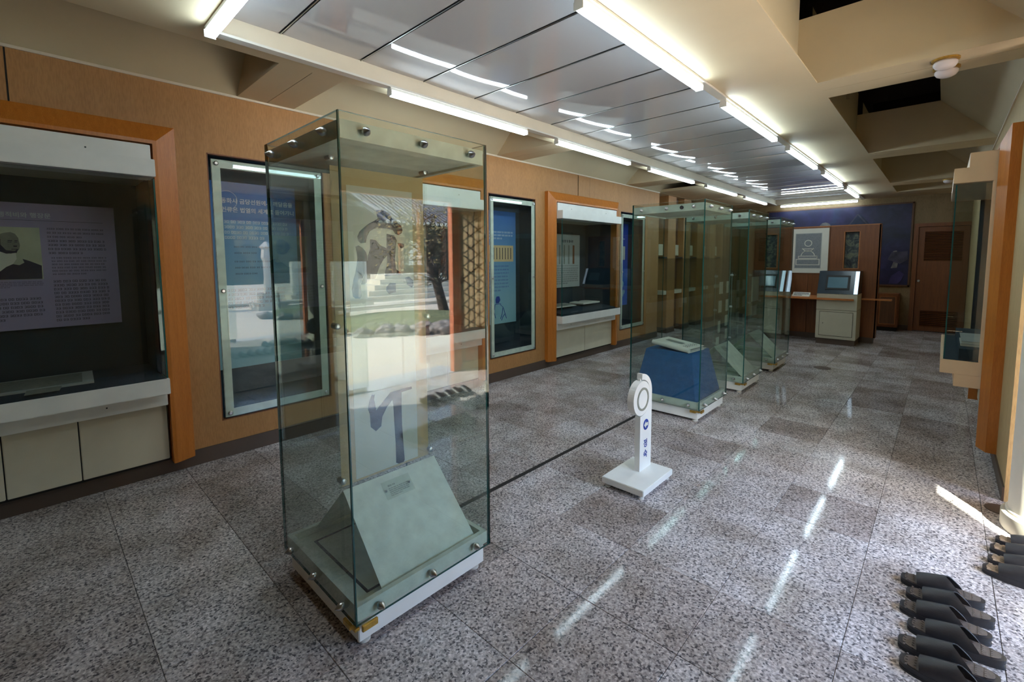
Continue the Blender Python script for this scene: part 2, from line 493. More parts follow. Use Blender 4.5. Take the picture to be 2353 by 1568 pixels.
# right wall: starts behind the column
holesD = [(4.81, 6.33, .54, 2.24)]
wr = wall_boxes('right', XR, XR + .12, holesD, 4.02, YB, 2.715, 'veneer2', 'wall_right')
box('baseboard_right', XR - .01, XR, 4.02, YB, 0, .09, 'base', kind='structure')
box('trim_2', XR - .012, XR + .12, 4.02, YB, 2.715, 2.732, 'trimw', kind='structure')
box('wall_right_near', XR, XR + .12, -3.2, 1.1, 0, 2.9, 'veneer2', kind='structure')
box('wall_porch_near', XR + .12, 1.75, .98, 1.1, 0, 2.9, 'veneer2', kind='structure')
box('wall_porch_far', XR + .12, 1.75, 4.75, 4.87, 0, 2.9, 'veneer2', kind='structure')
box('wall_rear', -4.75, XR, -3.35, -3.2, 0, 2.9, 'veneer2', kind='structure')
box('wall_left_outer', -4.9, -4.75, -3.35, YB, 0, 3.9, 'brown', kind='structure')

# entrance: round column, opening in the outer wall, doors
col = MB().lathe([(.205, 0.10), (.205, .11), (.195, .115), (.195, 2.73)], (.527, 3.67, 0), seg=48).build('column', 'plaster', kind='structure', smooth=True)
MB().lathe([(.215, 0.0), (.222, .012), (.222, .09), (.212, .10)], (.527, 3.67, 0), seg=48).build('column_base', 'stone', kind='structure', smooth=True)
ow = MB()
ow.box(1.60, 1.75, -3.2, 1.34, -.3, 2.9); ow.box(1.60, 1.75, 1.34, 4.87, 2.30, 2.9); ow.box(1.60, 1.75, 4.60, 4.87, -.3, 2.3)
ow.box(1.60, 1.75, 4.0, 4.60, -.3, .10); ow.box(1.60, 1.75, 4.0, 4.60, 2.1, 2.3)
ow.build('wall_entrance', 'veneer2', kind='structure')
box('sill_entrance', 1.60, 1.95, 1.34, 4.0, -.30, .0, 'threshold', kind='structure', bevel=.004)
box('step_entrance', 1.95, 2.5, 1.0, 4.3, -.30, -.13, 'threshold', kind='structure', bevel=.004)
df = thing('door_1', 'wooden frame of the entrance with its glazed leaf beside the slippers', 'door', (1.66, 2.6, 0)); df['kind'] = 'structure'
for nm, y0, y1 in (('jamb', 1.34, 1.40), ('jamb', 3.84, 3.98)): box(nm, 1.62, 1.70, y0, y1, 0, 2.3, 'reddoor', df, bevel=.003)
box('head', 1.62, 1.70, 1.34, 3.98, 2.24, 2.3, 'reddoor', df)
box('bottom_rail', 1.65, 1.67, 1.40, 2.58, 0.0, .05, 'steel', df)
MB().box(1.655, 1.665, 1.40, 2.60, .05, 2.24, 0, 1, 0).build('pane', ['glass', 'glassedge'], df)
t = thing('lattice_panel', 'paper-backed lattice panel with a triangular pattern beside the entrance', 'lattice', (1.66, 4.3, .1))
box('frame', 1.64, 1.70, 4.0, 4.05, .10, 2.1, 'lattice', t); box('frame', 1.64, 1.70, 4.55, 4.6, .10, 2.1, 'lattice', t)
box('lower_board', 1.65, 1.69, 4.05, 4.55, .10, .52, 'reddoor', t); box('rail', 1.64, 1.70, 4.05, 4.55, .50, .55, 'lattice', t)
lat = MB()
for k in range(-2, 10):
    zc = .55 + k * .17
    for s in (-1, 1):
        a = Vector((1.665, 4.05, zc)); b = Vector((1.665, 4.55, zc + s * .29))
        if s < 0: a, b = Vector((1.665, 4.05, zc)), Vector((1.665, 4.55, zc - .29))
        def clipz(p, q):
            z0, z1 = .55, 2.1
            d = q - p; ta, tb = 0.0, 1.0
            for lim, sg in ((z0, 1), (z1, -1)):
                fp, fq = sg * (p.z - lim), sg * (q.z - lim)
                if fp < 0 and fq < 0: return None
                if fp < 0: ta = max(ta, fp / (fp - fq))
                elif fq < 0: tb = min(tb, fp / (fp - fq))
            return (p + d * ta, p + d * tb) if tb > ta else None
        r = clipz(a, b)
        if r: lat.tube([r[0], r[1]], .009, 4)
for y in (4.15, 4.25, 4.35, 4.45): lat.box(1.655, 1.668, y - .006, y + .006, .55, 2.1)
lat.build('lattice_bars', 'lattice', t, kind='stuff')
box('paper_backing', 1.685, 1.69, 4.05, 4.55, .55, 2.1, 'ricepaper', t)

# ------------------------------------------------------------------ ceiling
SL0, SL1, SR0, SR1 = -3.09, -2.945, -1.27, -.72
YT0, YT1 = .77, 12.13
sf = MB()
sf.box(SL0, SL1, -3.2, YB, ZC, ZC + .008); sf.box(SR0, SR1, -3.2, YB, ZC, ZC + .008)
sf.box(SL1, SR0, -3.2, YT0, ZC, ZC + .05); sf.box(SL1, SR0, YT1, YB, ZC, ZC + .05)
ce = sf.build('ceiling', 'ceil', kind='structure')
tr = MB(); tr.box(SL1 - .01, SL1 + .008, YT0, YT1, ZC + .001, ZC + .13); tr.box(SR0 - .008, SR0 + .01, YT0, YT1, ZC + .001, ZC + .13)
tr.box(SL1, SR0, YT0 - .01, YT0 + .008, ZC + .001, ZC + .13); tr.box(SL1, SR0, YT1 - .008, YT1 + .01, ZC + .001, ZC + .13)
tr.build('tray_edge', 'trimw', ce)
box('tray_backing', SL1 - .01, SR0 + .01, YT0, YT1, ZC + .125, ZC + .14, 'panelgap', ce)
# glossy panels, each a little bowed
pitch = .515; y = 1.12 - pitch; k = 0
while y < YT1 - .1:
    ya, yb = max(y, YT0 + .01) + .012, min(y + pitch, YT1 - .01) - .012
    if yb - ya > .1:
        mb = MB(); nx, ny = 22, 6; zc = ZC + .112; ph = rnd.uniform(0, 6); am = rnd.uniform(.0012, .0026); sg = rnd.uniform(.0022, .0042)
        vs = []
        for i in range(nx + 1):
            for j in range(ny + 1):
                u = i / nx; v = j / ny
                zz = zc - sg * (1 - (2 * u - 1) ** 2) * .6 - sg * (1 - (2 * v - 1) ** 2) + am * .35 * math.sin(u * 7 + ph)
                vs.append((SL1 + .01 + (SR0 - SL1 - .02) * u, ya + (yb - ya) * v, zz))
        fs = [(i * (ny + 1) + j, (i + 1) * (ny + 1) + j, (i + 1) * (ny + 1) + j + 1, i * (ny + 1) + j + 1) for i in range(nx) for j in range(ny)]
        mb.add(vs, fs); o = mb.build('ceiling_panel', 'panel', ce, smooth=True)
        if k: box('panel_joint', SL1 + .01, SR0 - .01, y - .0035, y + .0035, zc - .004, zc + .006, 'steel', ce)
    y += pitch; k += 1
# coffers each side of the tray: 45 degree slopes, cross beams and open dark tops
bays = []
yy = -3.2
for (a, b) in BEAMS: bays.append((yy, a)); yy = b
bays.append((yy, 11.4))
ZH = 3.2
cl = MB()
def coffer(mb, xo, xi_top, x_edge, bays):
    for (a, b) in bays:
        if b - a < .05: continue
        mb.add([(xo, a, ZC), (xo, b, ZC), (xi_top, b, ZH), (xi_top, a, ZH)], [(0, 1, 2, 3)])
        mb.add([(xo, a, ZC + .0), (xo, b, ZC), (xi_top, b, ZH + .02), (xi_top, a, ZH + .02)], [(3, 2, 1, 0)])
        mb.add([(x_edge, a, ZC + .008), (x_edge, b, ZC + .008), (x_edge, b, ZH + .25), (x_edge, a, ZH + .25)], [(0, 1, 2, 3)])
coffer(cl, XL, -3.47, -2.96, bays); coffer(cl, XR, -.12, -.85, bays)
cl.build('coffer_slope', 'ceil2', ce)
for (a, b) in BEAMS + [(11.4, YB)]:
    for (x0, x1) in ((XL - .1, -2.96), (-.852, XR + .1)):
        d = .5 * (a + b)
        bb = MB(); e0, e1 = (x0, SL0) if x0 < -2 else (SR1, x1)
        bb.box(e0, e1, a, d - .002, ZC, ZC + .010); bb.box(e0, e1, d + .002, b, ZC, ZC + .010); bb.box(x0, x1, a, b, ZC + .010, ZH); bb.box(e0, e1, d - .004, d + .004, ZC + .004, ZC + .0102, 1)
        bb.build('ceiling_beam', ['ceil', 'dark'], kind='structure')
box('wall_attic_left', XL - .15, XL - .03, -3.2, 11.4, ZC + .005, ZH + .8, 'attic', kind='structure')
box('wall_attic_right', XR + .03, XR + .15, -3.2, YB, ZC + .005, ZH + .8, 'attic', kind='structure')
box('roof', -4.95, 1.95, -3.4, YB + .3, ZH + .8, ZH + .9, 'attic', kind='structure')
box('roof_far', -4.95, XL, 8.1, YB + .1, 2.9, 2.95, 'ceil', kind='structure')
box('ceiling_far_left', XL - .9, SL0, 8.2, YB, ZC + .003, ZC + .05, 'ceil', kind='structure')
box('ceiling_porch', XR, 1.95, .98, 4.87, 2.732, 2.80, 'ceil', kind='structure')
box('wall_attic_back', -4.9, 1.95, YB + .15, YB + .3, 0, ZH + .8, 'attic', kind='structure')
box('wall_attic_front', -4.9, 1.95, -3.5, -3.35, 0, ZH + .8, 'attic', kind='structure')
# attic boards seen through the open coffer
box('attic_board', -.86, -.82, 6.1, 6.12, ZH - .02, ZH + .5, 'ceil2', ce)
for yj in (.6, 2.2, 5.2, 6.3, 8.3): box('attic_joist', -.84, -.14, yj, yj + .09, ZH + .30, ZH + .45, 'attic', ce)

# light rails and tubes
box('light_rail', SL1 - .012, SL1 + .048, YT0, YT1, ZC - .014, ZC, 'railw', ce)
box('light_rail', SR0 - .062, SR0 - .002, YT0, YT1, ZC - .014, ZC, 'railw', ce)
def tube_light(x, y, axis, ln, label):
    t = thing('tube_light', label, 'light', (x, y, ZC - .014), 'tube lights round the ceiling tray')
    def bx(n, a0, a1, w, z0, z1, m, bev=0):
        if axis == 'y': return box(n, x - w, x + w, y + a0, y + a1, z0, z1, m, t, bevel=bev)
        return box(n, x + a0, x + a1, y - w, y + w, z0, z1, m, t, bevel=bev)
    bx('housing', 0, ln, .022, ZC - .032, ZC - .014, 'railw')
    bx('diffuser', .008, ln - .008, .026, ZC - .068, ZC - .032, 'led', .008)
    bx('end_cap', 0, .008, .026, ZC - .068, ZC - .032, 'railw'); bx('end_cap', ln - .008, ln, .026, ZC - .068, ZC - .032, 'railw')
YS = [(1.84, 1.46), (3.76, 1.48), (5.76, 1.48), (7.76, 1.5), (9.76, 1.5)]
ords = ['nearest', 'second', 'third', 'fourth', 'farthest']
for k, (y, l) in enumerate(YS):
    tube_light(SL1 + .022, y, 'y', l, 'white tube light on the wall side of the ceiling tray, %s in its row' % ords[k])
    tube_light(SR0 - .034, y, 'y', l, 'white tube light on the open side of the ceiling tray, %s in its row' % ords[k])
tube_light(-2.86, YT0 - .035, 'x', 1.47, 'white tube light across the near end of the ceiling tray, top left of the photo')
tube_light(-2.83, YT1 - .03, 'x', 1.45, 'white tube light across the far end of the ceiling tray above the blue mural')

# globe lamp under the beam
def globe(x, y, label):
    t = thing('globe_lamp', label, 'lamp', (x, y, ZC))
    MB().lathe([(.068, 0), (.068, -.010), (.05, -.014)], (x, y, ZC), seg=28).build('rim', 'brass', t, smooth=True)
    prof = [(.07 * math.sin(math.radians(a)), -.018 - .05 * (1 - math.cos(math.radians(a))) if a < 90 else -.068) for a in (1,)]
    pf = [(.05, -.010), (.059, -.022), (.058, -.036), (.048, -.050), (.03, -.059), (.008, -.062)]
    MB().lathe(pf, (x, y, ZC), seg=28).build('bowl', 'globe', t, smooth=True)
globe(-.06, 4.02, 'small frosted ceiling lamp under the near cross beam, the one nearer the entrance')
globe(-.055, 4.20, 'small frosted ceiling lamp under the near cross beam, the one nearer the far wall')
globe(-.02, 10.15, 'small frosted ceiling lamp under the farthest cross beam')

# ------------------------------------------------------------------ wall showcases
def showcase(side, yc, label, group):
    s = 1 if side == 'left' else -1
    d1, d2, ck = (.195, .105, 0.0) if side == 'left' else (.325, .245, .12)
    x0 = XL if side == 'left' else XR
    X = lambda d: x0 + s * d                     # distance out from the wall into the room
    t = thing('wall_showcase', label, 'showcase', (x0, yc, 0), group)
    def bx(n, d0, d1, y0, y1, z0, z1, m, bev=.003, par=t):
        a, b = sorted((X(d0), X(d1))); return box(n, a, b, yc + y0, yc + y1, z0, z1, m, par, bevel=bev)
    # mitred wooden surround
    prof = [(0.0, .91), (.055, .91), (.10, .80), (.10, .778), (0.0, .778)]     # (out, half width)
    zt = {.91: 2.405, .80: 2.295, .778: 2.272}
    for sg in (-1, 1):
        mb = MB(); n = len(prof)
        vs = [(X(d), yc + sg * w, .09) for d, w in prof] + [(X(d), yc + sg * w, zt[w]) for d, w in prof]
        mb.add(vs, [tuple(range(n)), tuple(range(n, 2 * n))] + [(i, (i + 1) % n, n + (i + 1) % n, n + i) for i in range(n)])
        mb.build('surround_board', 'orange', t)
    mb = MB(); n = len(prof)
    vs = [(X(d), yc - w, zt[w]) for d, w in prof] + [(X(d), yc + w, zt[w]) for d, w in prof]
    mb.add(vs, [tuple(range(n)), tuple(range(n, 2 * n))] + [(i, (i + 1) % n, n + (i + 1) % n, n + i) for i in range(n)])
    mb.build('surround_board', 'orange', t)
    # header and ledge, each in two steps
    wm = 'white' if side == 'left' else 'beige'
    bx('header', -.02, d2, -.765, .765, 2.14, 2.26, wm); bx('header', -.02, d1, -.77, .77, 2.045, 2.155, wm)
    bx('ledge', -.02, d1, -.77, .77, .610, .715, wm); bx('ledge', -.02, d2, -.765, .765, .515, .612, wm)
    if ck:
        for sg in (-1, 1): bx('cheek', -.0, ck, sg * .766 - .004, sg * .766 + .004, .715, 2.045, wm); bx('cheek_lining', -.0, ck - .002, sg * .757 - .004, sg * .757 + .004, .718, 2.04, 'navy', 0)
    for sg in (-1, 1):
        bx('screw', d2 - .001, d2 + .002, sg * .45 - .004, sg * .45 + .004, 2.19, 2.198, 'black', 0)
        bx('screw', d2 - .001, d2 + .002, sg * .45 - .004, sg * .45 + .004, .565, .573, 'black', 0)
    # lining
    mb = MB()
    a, b = sorted((X(-.50), X(-.48))); mb.box(a, b, yc - .755, yc + .755, .70, 2.16)
    a, b = sorted((X(-.50), X(-.0)))
    mb.box(a, b, yc - .765, yc - .755, .70, 2.16); mb.box(a, b, yc + .755, yc + .765, .70, 2.16)
    a, b = sorted((X(-.50), X(d1 - .015))); mb.box(a, b, yc - .755, yc + .755, .70, .716)
    mb.build('lining', 'navy', t)
    a, b = sorted((X(-.50), X(d1 - .005))); box('top_lining', a, b, yc - .765, yc + .765, 2.06, 2.08, 'kiosk', t)
    # glazing
    def pane(n, a, b, y0, y1, thin):
        a, b = sorted((a, b)); MB().box(a, b, y0, y1, .716, 2.035, 0, 1, thin).build(n, ['wglass', 'glassedge'], t)
    pane('front_pane', X(d1 - .023), X(d1 - .015), yc - .755, yc + .755, 0)
    pane('side_pane', X(ck), X(d1 - .023), yc - .765, yc - .757, 1); pane('side_pane', X(ck), X(d1 - .023), yc + .757, yc + .765, 1)
    # panels under the ledge
    for (y0, y1) in ((-.765, -.003), (.003, .765)) if yc > 4 and side == 'left' else ((-.765, -.013), (-.007, .312), (.318, .765)):
        bx('access_panel', .0, .036, y0, y1, .115, .53, 'cream')
    bx('plinth_gap', .0, .028, -.77, .77, .10, .53, 'dark', 0)
    return t, X
SHOW = []
labs = ['large wall showcase at the left edge holding the lilac portrait poster', 'wall showcase in an orange wood surround seen through the tall scroll case', 'wall showcase in an orange wood surround with open books under a grey poster']
for k, yc in enumerate(CASES): SHOW.append(showcase('left', yc, labs[k], 'showcases along the left wall'))
SD = showcase('right', 5.57, 'wall showcase on the right wall seen side-on with beige cheeks and stacked papers', None)

# things in the first showcase
def poster_board(x, y0, y1, z0, z1, mat, label, group=None):
    t = thing('information_poster', label, 'poster', (x, (y0 + y1) / 2, z0), group)
    box('sheet', x - .012, x, y0, y1, z0, z1, mat, t, bevel=.001)
    return t
x = XL - .45
t = poster_board(x, -.62, .455, 1.055, 1.885, 'lilac', 'lilac information poster with a portrait photo inside the leftmost showcase')
k = x / -4.3
def sc(poly): return [(a * k, 1.5 + (b - 1.5) * k) for a, b in poly]
PH = [(-.099 - .12, 1.726), (.072, 1.725), (.067, 1.386), (-.122 - .1, 1.384)]
box('portrait_photo', x, x + .002, -.30, .072, 1.386, 1.726, 'photo', t)
head = [(-.13, 1.66), (-0.101, 1.682), (-0.085, 1.688), (-0.06, 1.693), (-0.04, 1.683), (-0.027, 1.656), (-0.025, 1.632), (-0.022, 1.607), (-0.028, 1.582), (-0.044, 1.564), (-0.065, 1.554), (-0.086, 1.557), (-0.11, 1.566), (-0.14, 1.60), (-.15, 1.63)]
shadow = [(-.13, 1.655), (-0.117, 1.665), (-0.105, 1.648), (-0.107, 1.612), (-0.085, 1.576), (-0.048, 1.572), (-0.03, 1.588), (-0.04, 1.560), (-0.086, 1.554), (-0.12, 1.572), (-.145, 1.61)]
robe = [(-0.29, 1.44), (-.2, 1.425), (-0.118, 1.442), (-0.092, 1.469), (-0.062, 1.487), (-0.033, 1.48), (-0.01, 1.496), (-0.017, 1.521), (0.012, 1.508), (0.068, 1.476), (0.066, 1.388), (-0.29, 1.388)]
nk = [(-.25, 1.52), (-.15, 1.56), (-0.109, 1.585), (-0.086, 1.560), (-0.044, 1.566), (-0.043, 1.521), (-0.066, 1.478), (-0.092, 1.469), (-0.118, 1.442), (-.2, 1.425)]
for n, pl, m, d in (('neck', nk, 'paper', .0022), ('head', head, 'photomid', .003), ('head_shadow', shadow, 'photodark', .0036), ('robe', robe, 'photodark', .0034)):
    MB().prism(pl, XW(x), .002, d).build(n, m, t)
fm = MB()
for (y0, y1, z0, z1) in ((-.075, -.055, 1.636, 1.641), (-.045, -.031, 1.636, 1.641), (-.052, -.036, 1.598, 1.607), (-.062, -.036, 1.581, 1.585), (-.076, -.058, 1.627, 1.631), (-.046, -.033, 1.627, 1.631)):
    fm.box(x + .003, x + .0038, y0, y1, z0, z1)
fm.build('facial_features', 'photodark', t)
MB().box(x, x + .001, -.60, .39, 1.772, 1.774).build('rule', 'text_dark', t)
text('poster_title', '행적비와 행장문', .036, 'text_white', t, (x + .001, -.11, 1.793), ROT_XP, bold=.0006)
f = XW(x)
text_rows('printed_text', f, .105, .40, 1.728, 3, .027, .011, 'text_dark', t, rnd, cw=.010)
text_rows('printed_text', f, .105, .40, 1.648, 4, .027, .014, 'text_dark', t, rnd, cw=.0125)
text_rows('printed_text', f, .115, .40, 1.532, 6, .022, .010, 'text_dark', t, rnd, cw=.010)
text_rows('printed_text', f, .115, .405, 1.375, 11, .0265, .015, 'text_dark', t, rnd, cw=.0135)
text_rows('printed_text', f, -.30, .07, 1.372, 4, .011, .006, 'text_dark', t, rnd, cw=.006)
text_rows('printed_text', f, -.36, .07, 1.265, 6, .0265, .015, 'text_dark', t, rnd, cw=.0135)
text_rows('printed_text', f, -.60, -.36, 1.70, 22, .0265, .014, 'text_dark', t, rnd, cw=.0135)
def open_doc(name, label, cat, pts, z, mat, th=.004, inner=None, group=None, ia=.12):
    cx = sum(p[0] for p in pts) / len(pts); cy = sum(p[1] for p in pts) / len(pts)
    t = thing(name, label, cat, (cx, cy, z), group)
    MB().prism(pts, ZW(z), 0, th).build('sheet', mat, t)
    if inner:
        q = [(cx + (p[0] - cx) * (1 - ia * 1.4), cy + (p[1] - cy) * (1 - ia * .9)) for p in pts]
        MB().prism(q, ZW(z + th), 0, .001).build('inner_page', inner, t)
    return t
open_doc('framed_document', 'long pale framed document lying in the leftmost showcase', 'document', [(-4.36, .27), (-4.36, -.75), (-3.98, -.75), (-3.96, .25)], .718, 'greyposter', .012, 'photomid')
open_doc('caption_card', 'small grey caption card in front of the framed document', 'card', [(-3.93, -.05), (-3.93, .10), (-3.81, .085), (-3.81, -.06)], .732, 'photomid', .004)
# third showcase
x = XL - .45
t = poster_board(x, 5.42, 6.28, 1.05, 1.89, 'greyposter', 'pale grey information poster with dark text above the open books')
text('poster_title', '서간문 및 필사본', .045, 'text_dark', t, (x + .001, 5.78, 1.765), ROT_XP, bold=.001)
for y0 in (5.60, 5.72, 5.84, 5.96, 6.08):
    box('facsimile_strip', x, x + .001, y0, y0 + (.035 if y0 < 6.07 else .05), 1.42, 1.72, 'photomid' if y0 < 6.07 else 'brown', t)
MB().box(x, x + .001, 5.46, 6.24, 1.39, 1.394).build('rule', 'text_dark', t)
text_rows('printed_text', XW(x), 5.52, 6.24, 1.36, 8, .034, .018, 'text_dark', t, rnd, cw=.017)
def open_book(label, cx, cy, z, w, d, rot, mat='paper', group=None):
    t = thing('open_book', label, 'book', (cx, cy, z), group)
    n = 10; vs = []; c, s = math.cos(rot), math.sin(rot)
    for i in range(n + 1):
        u = -1 + 2 * i / n; hz = .010 + .022 * math.sin(min(1, abs(u) * 1.6 + .12) * math.pi * .62) * (1 - abs(u) * .35)
        for q in (-1, 1):
            for zz in (hz, .002):
                px, py = q * d / 2, u * w / 2
                vs.append((cx + px * c - py * s, cy + px * s + py * c, z + zz))
    fs = []
    for i in range(n):
        a = i * 4; b = a + 4
        fs += [(a, a + 2, b + 2, b), (a + 1, b + 1, b + 3, a + 3), (a, b, b + 1, a + 1), (a + 2, a + 3, b + 3, b + 2)]
    fs += [(0, 1, 3, 2), (n * 4, n * 4 + 2, n * 4 + 3, n * 4 + 1)]
    MB().add(vs, fs).build('pages', mat, t, smooth=False)
    tr_ = lambda a, b, dd: (cx + b * c - a * s, cy + b * s + a * c, z + .031 + dd)
    mb = MB()
    for i in range(6):
        for q in (-1, 1):
            a0 = q * (.03 + i * w * .065); 
            mb.add([tr_(a0, -d * .36, 0), tr_(a0 + q * .008, -d * .36, 0), tr_(a0 + q * .008, d * .36, 0), tr_(a0, d * .36, 0)], [(0, 1, 2, 3)])
    mb.build('writing', 'photomid', t)
    return t
box_ped = lambda label, y0, y1: None
t = thing('display_slope', 'low navy fabric slope carrying the open books in the showcase', 'stand', (-4.1, 5.73, .717))
MB().prism([(-4.38, .717), (-3.80, .717), (-3.80, .735), (-4.30, .80), (-4.38, .80)], lambda a, b, d: (a, d, b), 5.03, 6.43).build('slope_board', 'navy', t)
open_doc('framed_document', 'white-bordered document sheet on the left of the navy slope', 'document', [(-4.32, 5.15), (-4.32, 5.78), (-3.98, 5.62), (-3.98, 5.06)], .802, 'paper', .008, 'photomid')
open_book('open book lying at the middle of the navy slope under the grey poster', -4.12, 6.05, .80, .46, .26, .0)
open_doc('caption_card', 'small caption card in front of the white-bordered document', 'card', [(-3.93, 5.33), (-3.93, 5.50), (-3.84, 5.47), (-3.84, 5.29)], .738, 'greyposter', .003)
open_doc('caption_card', 'small caption card beside the open book, by the right end of the ledge', 'card', [(-3.95, 6.18), (-3.95, 6.36), (-3.85, 6.33), (-3.85, 6.15)], .738, 'greyposter', .003)
# middle showcase (seen through the glass)
poster_board(x, 2.35, 3.2, 1.05, 1.89, 'greyposter', 'grey poster in the showcase behind the tall scroll case')
# right wall showcase contents
t = thing('navy_riser', 'navy stepped riser inside the right wall showcase', 'stand', (.5, 5.5, .718))
box('step', .12, .83, 4.85, 6.28, .718, .80, 'navy', t); box('step', .30, .83, 4.85, 6.28, .80, .93, 'navy', t)
for k, (xa, xb, ya, yb, z, th) in enumerate([(.13, .28, 5.0, 5.35, .801, .02), (.135, .275, 5.01, 5.34, .822, .018), (.32, .50, 5.1, 5.42, .931, .018), (.14, .27, 5.5, 5.78, .801, .012), (.33, .50, 5.55, 5.85, .931, .014)]):
    tl = ['pale bound volume at the bottom of the stack in the right showcase', 'pale bound volume on top of the stack in the right showcase', 'white booklet on the upper navy step, near end', 'flat grey sheet on the lower navy step', 'white booklet on the upper navy step, far end'][k]
    t = thing('booklet', tl, 'book', ((xa + xb) / 2, (ya + yb) / 2, z), 'papers in the right wall showcase')
    box('pages', xa, xb, ya, yb, z, z + th * .8, 'paper', t); box('cover', xa - .002, xb + .002, ya - .002, yb + .002, z + th * .8, z + th, 'greyposter', t)

# ------------------------------------------------------------------ glazed banner windows
def banner_window(yc, label, mat):
    t = thing('banner_window', label, 'display', (XL, yc, .285), 'glazed banner recesses in the left wall')
    mb = MB()
    mb.box(XL - .30, XL - .28, yc - .43, yc + .43, .285, 2.285)
    mb.box(XL - .28, XL - .05, yc - .43, yc - .42, .285, 2.285); mb.box(XL - .28, XL - .05, yc + .42, yc + .43, .285, 2.285)
    mb.box(XL - .28, XL - .05, yc - .42, yc + .42, .285, .295); mb.box(XL - .28, XL - .05, yc - .42, yc + .42, 2.275, 2.285)
    mb.build('lining', 'navy', t)
    mb = MB()
    mb.box(XL - .05, XL - .001, yc - .43, yc - .422, .285, 2.285); mb.box(XL - .05, XL - .001, yc + .422, yc + .43, .285, 2.285)
    mb.box(XL - .05, XL - .001, yc - .43, yc + .43, 2.277, 2.285); mb.box(XL - .05, XL - .001, yc - .43, yc + .43, .285, .293)
    mb.build('reveal', 'brown', t)
    xo = XL + .004; w, z0, z1, b = .405, .305, 2.245, .058
    MB().box(xo, xo + .008, yc - w, yc + w, z0, z1, 0, 1, 0).build('pane', ['wglass', 'glassedge'], t)
    fr = MB(); xb = xo - .012
    fr.box(xb, xb + .008, yc - w, yc - w + b, z0, z1); fr.box(xb, xb + .008, yc + w - b, yc + w, z0, z1)
    fr.box(xb, xb + .008, yc - w + b, yc + w - b, z1 - b, z1); fr.box(xb, xb + .008, yc - w + b, yc + w - b, z0, z0 + b)
    fr.build('border', 'rail', t)
    for yy in (-w + .03, w - .03):
        for zz in (z0 + .03, (z0 + z1) / 2, z1 - .03):
            MB().lathe([(.016, 0), (.016, .004), (.010, .010)], (xo + .008, yc + yy, zz), 'x', 14).build('fixing_stud', 'steel', t, smooth=True)
    return t
wl_labels = ['glazed banner recess in a pale border beside the portrait showcase', 'glazed banner recess with the blue figure banner, left of the open-book showcase', 'glazed banner recess with deep blue banner behind the second free-standing case']
for k, yc in enumerate(WINS): banner_window(yc, wl_labels[k], None)
xp = XL - .26
t = thing('hanging_banner', 'blue printed banner with two white title lines in the near recess', 'banner', (xp, 1.3, .6))
box('sheet', xp - .004, xp, 1.01, 1.66, .62, 2.13, 'poster_blue', t)
text('banner_title', '동화사 금당선원에서 깨달음을', .044, 'text_white', t, (xp + .001, 1.085, 1.965), ROT_XP, bold=.0007)
text('banner_title', '인류은 법열의 세계로 들어가니', .044, 'text_white', t, (xp + .001, 1.085, 1.895), ROT_XP, bold=.0007)
text_rows('printed_text', XW(xp), 1.10, 1.60, 1.825, 4, .042, .022, 'text_white', t, rnd, cw=.019)
text_rows('printed_text', XW(xp), 1.16, 1.45, 1.62, 2, .05, .012, 'text_dark', t, rnd, cw=.014)
text_rows('printed_text', XW(xp), 1.16, 1.45, 1.50, 3, .05, .012, 'text_dark', t, rnd, cw=.014)
text_rows('printed_text', XW(xp), 1.08, 1.56, 1.27, 5, .035, .02, 'text_dark', t, rnd, cw=.018)
ring = MB()
o_, i_ = arc(1.13, 1.985, .075, 0, 360, 28)[:-1], arc(1.13, 1.985, .0725, 0, 360, 28)[:-1]
ring.add([(xp + .001, a, b) for a, b in o_] + [(xp + .001, a, b) for a, b in i_], [(j, (j + 1) % 28, 28 + (j + 1) % 28, 28 + j) for j in range(28)])
ring.build('circle_line', 'text_white', t)
t = thing('hanging_banner', 'blue banner fading to pale with a line-drawn robed figure at its foot', 'banner', (xp, 4.2, .6))
box('sheet', xp - .004, xp, 3.93, 4.52, .66, 2.12, 'poster_blue', t)
text_rows('printed_text', XW(xp), 4.0, 4.46, 1.86, 3, .04, .02, 'text_white', t, rnd, cw=.018)
box('facsimile', xp, xp + .001, 3.97, 4.47, 1.47, 1.68, 'mount', t)
mb = MB()
for i in range(9): mb.box(xp + .001, xp + .0018, 4.0 + i * .052, 4.012 + i * .052, 1.50, 1.65)
mb.build('brush_writing', 'text_dark', t)
text_rows('printed_text', XW(xp), 4.02, 4.38, 1.42, 8, .045, .018, 'text_blue', t, rnd, cw=.018)
fg = MB()
fg.prism([(4.13, .98), (4.15, 1.02), (4.20, 1.02), (4.22, .97), (4.19, .93), (4.14, .93)], XW(xp), .0005, .0012)
for pts in ([(4.10, .90), (4.05, .82), (4.04, .72)], [(4.22, .91), (4.27, .87), (4.30, .80), (4.33, .72)], [(4.26, .86), (4.25, .78), (4.22, .72)], [(4.12, .92), (4.10, .82), (4.13, .74)], [(4.13, .92), (4.23, .92)], [(4.30, .78), (4.26, .74), (4.24, .70)]):
    fg.tube([(xp + .002, a, b) for a, b in pts], .004, 4)
fg.build('figure_drawing', 'text_blue', t)
t = thing('hanging_banner', 'deep blue banner with a small text block in the far recess', 'banner', (xp, 7.2, .6))
box('sheet', xp - .004, xp, 6.95, 7.52, .66, 2.12, 'poster_deep', t)
box('text_block', xp, xp + .001, 7.05, 7.42, 1.48, 1.72, 'greyposter', t)
text_rows('printed_text', XW(xp), 7.05, 7.42, 1.86, 2, .04, .02, 'text_white', t, rnd, cw=.018)
mb = MB()
for i in range(14):
    a = 7.1 + rnd.random() * .3; b = .75 + rnd.random() * .3
    mb.prism(arc(a, b, .03 + rnd.random() * .03, 0, 300, 7), XW(xp), .0005, .001)
mb.build('flower_drawing', 'poster_blue', t)

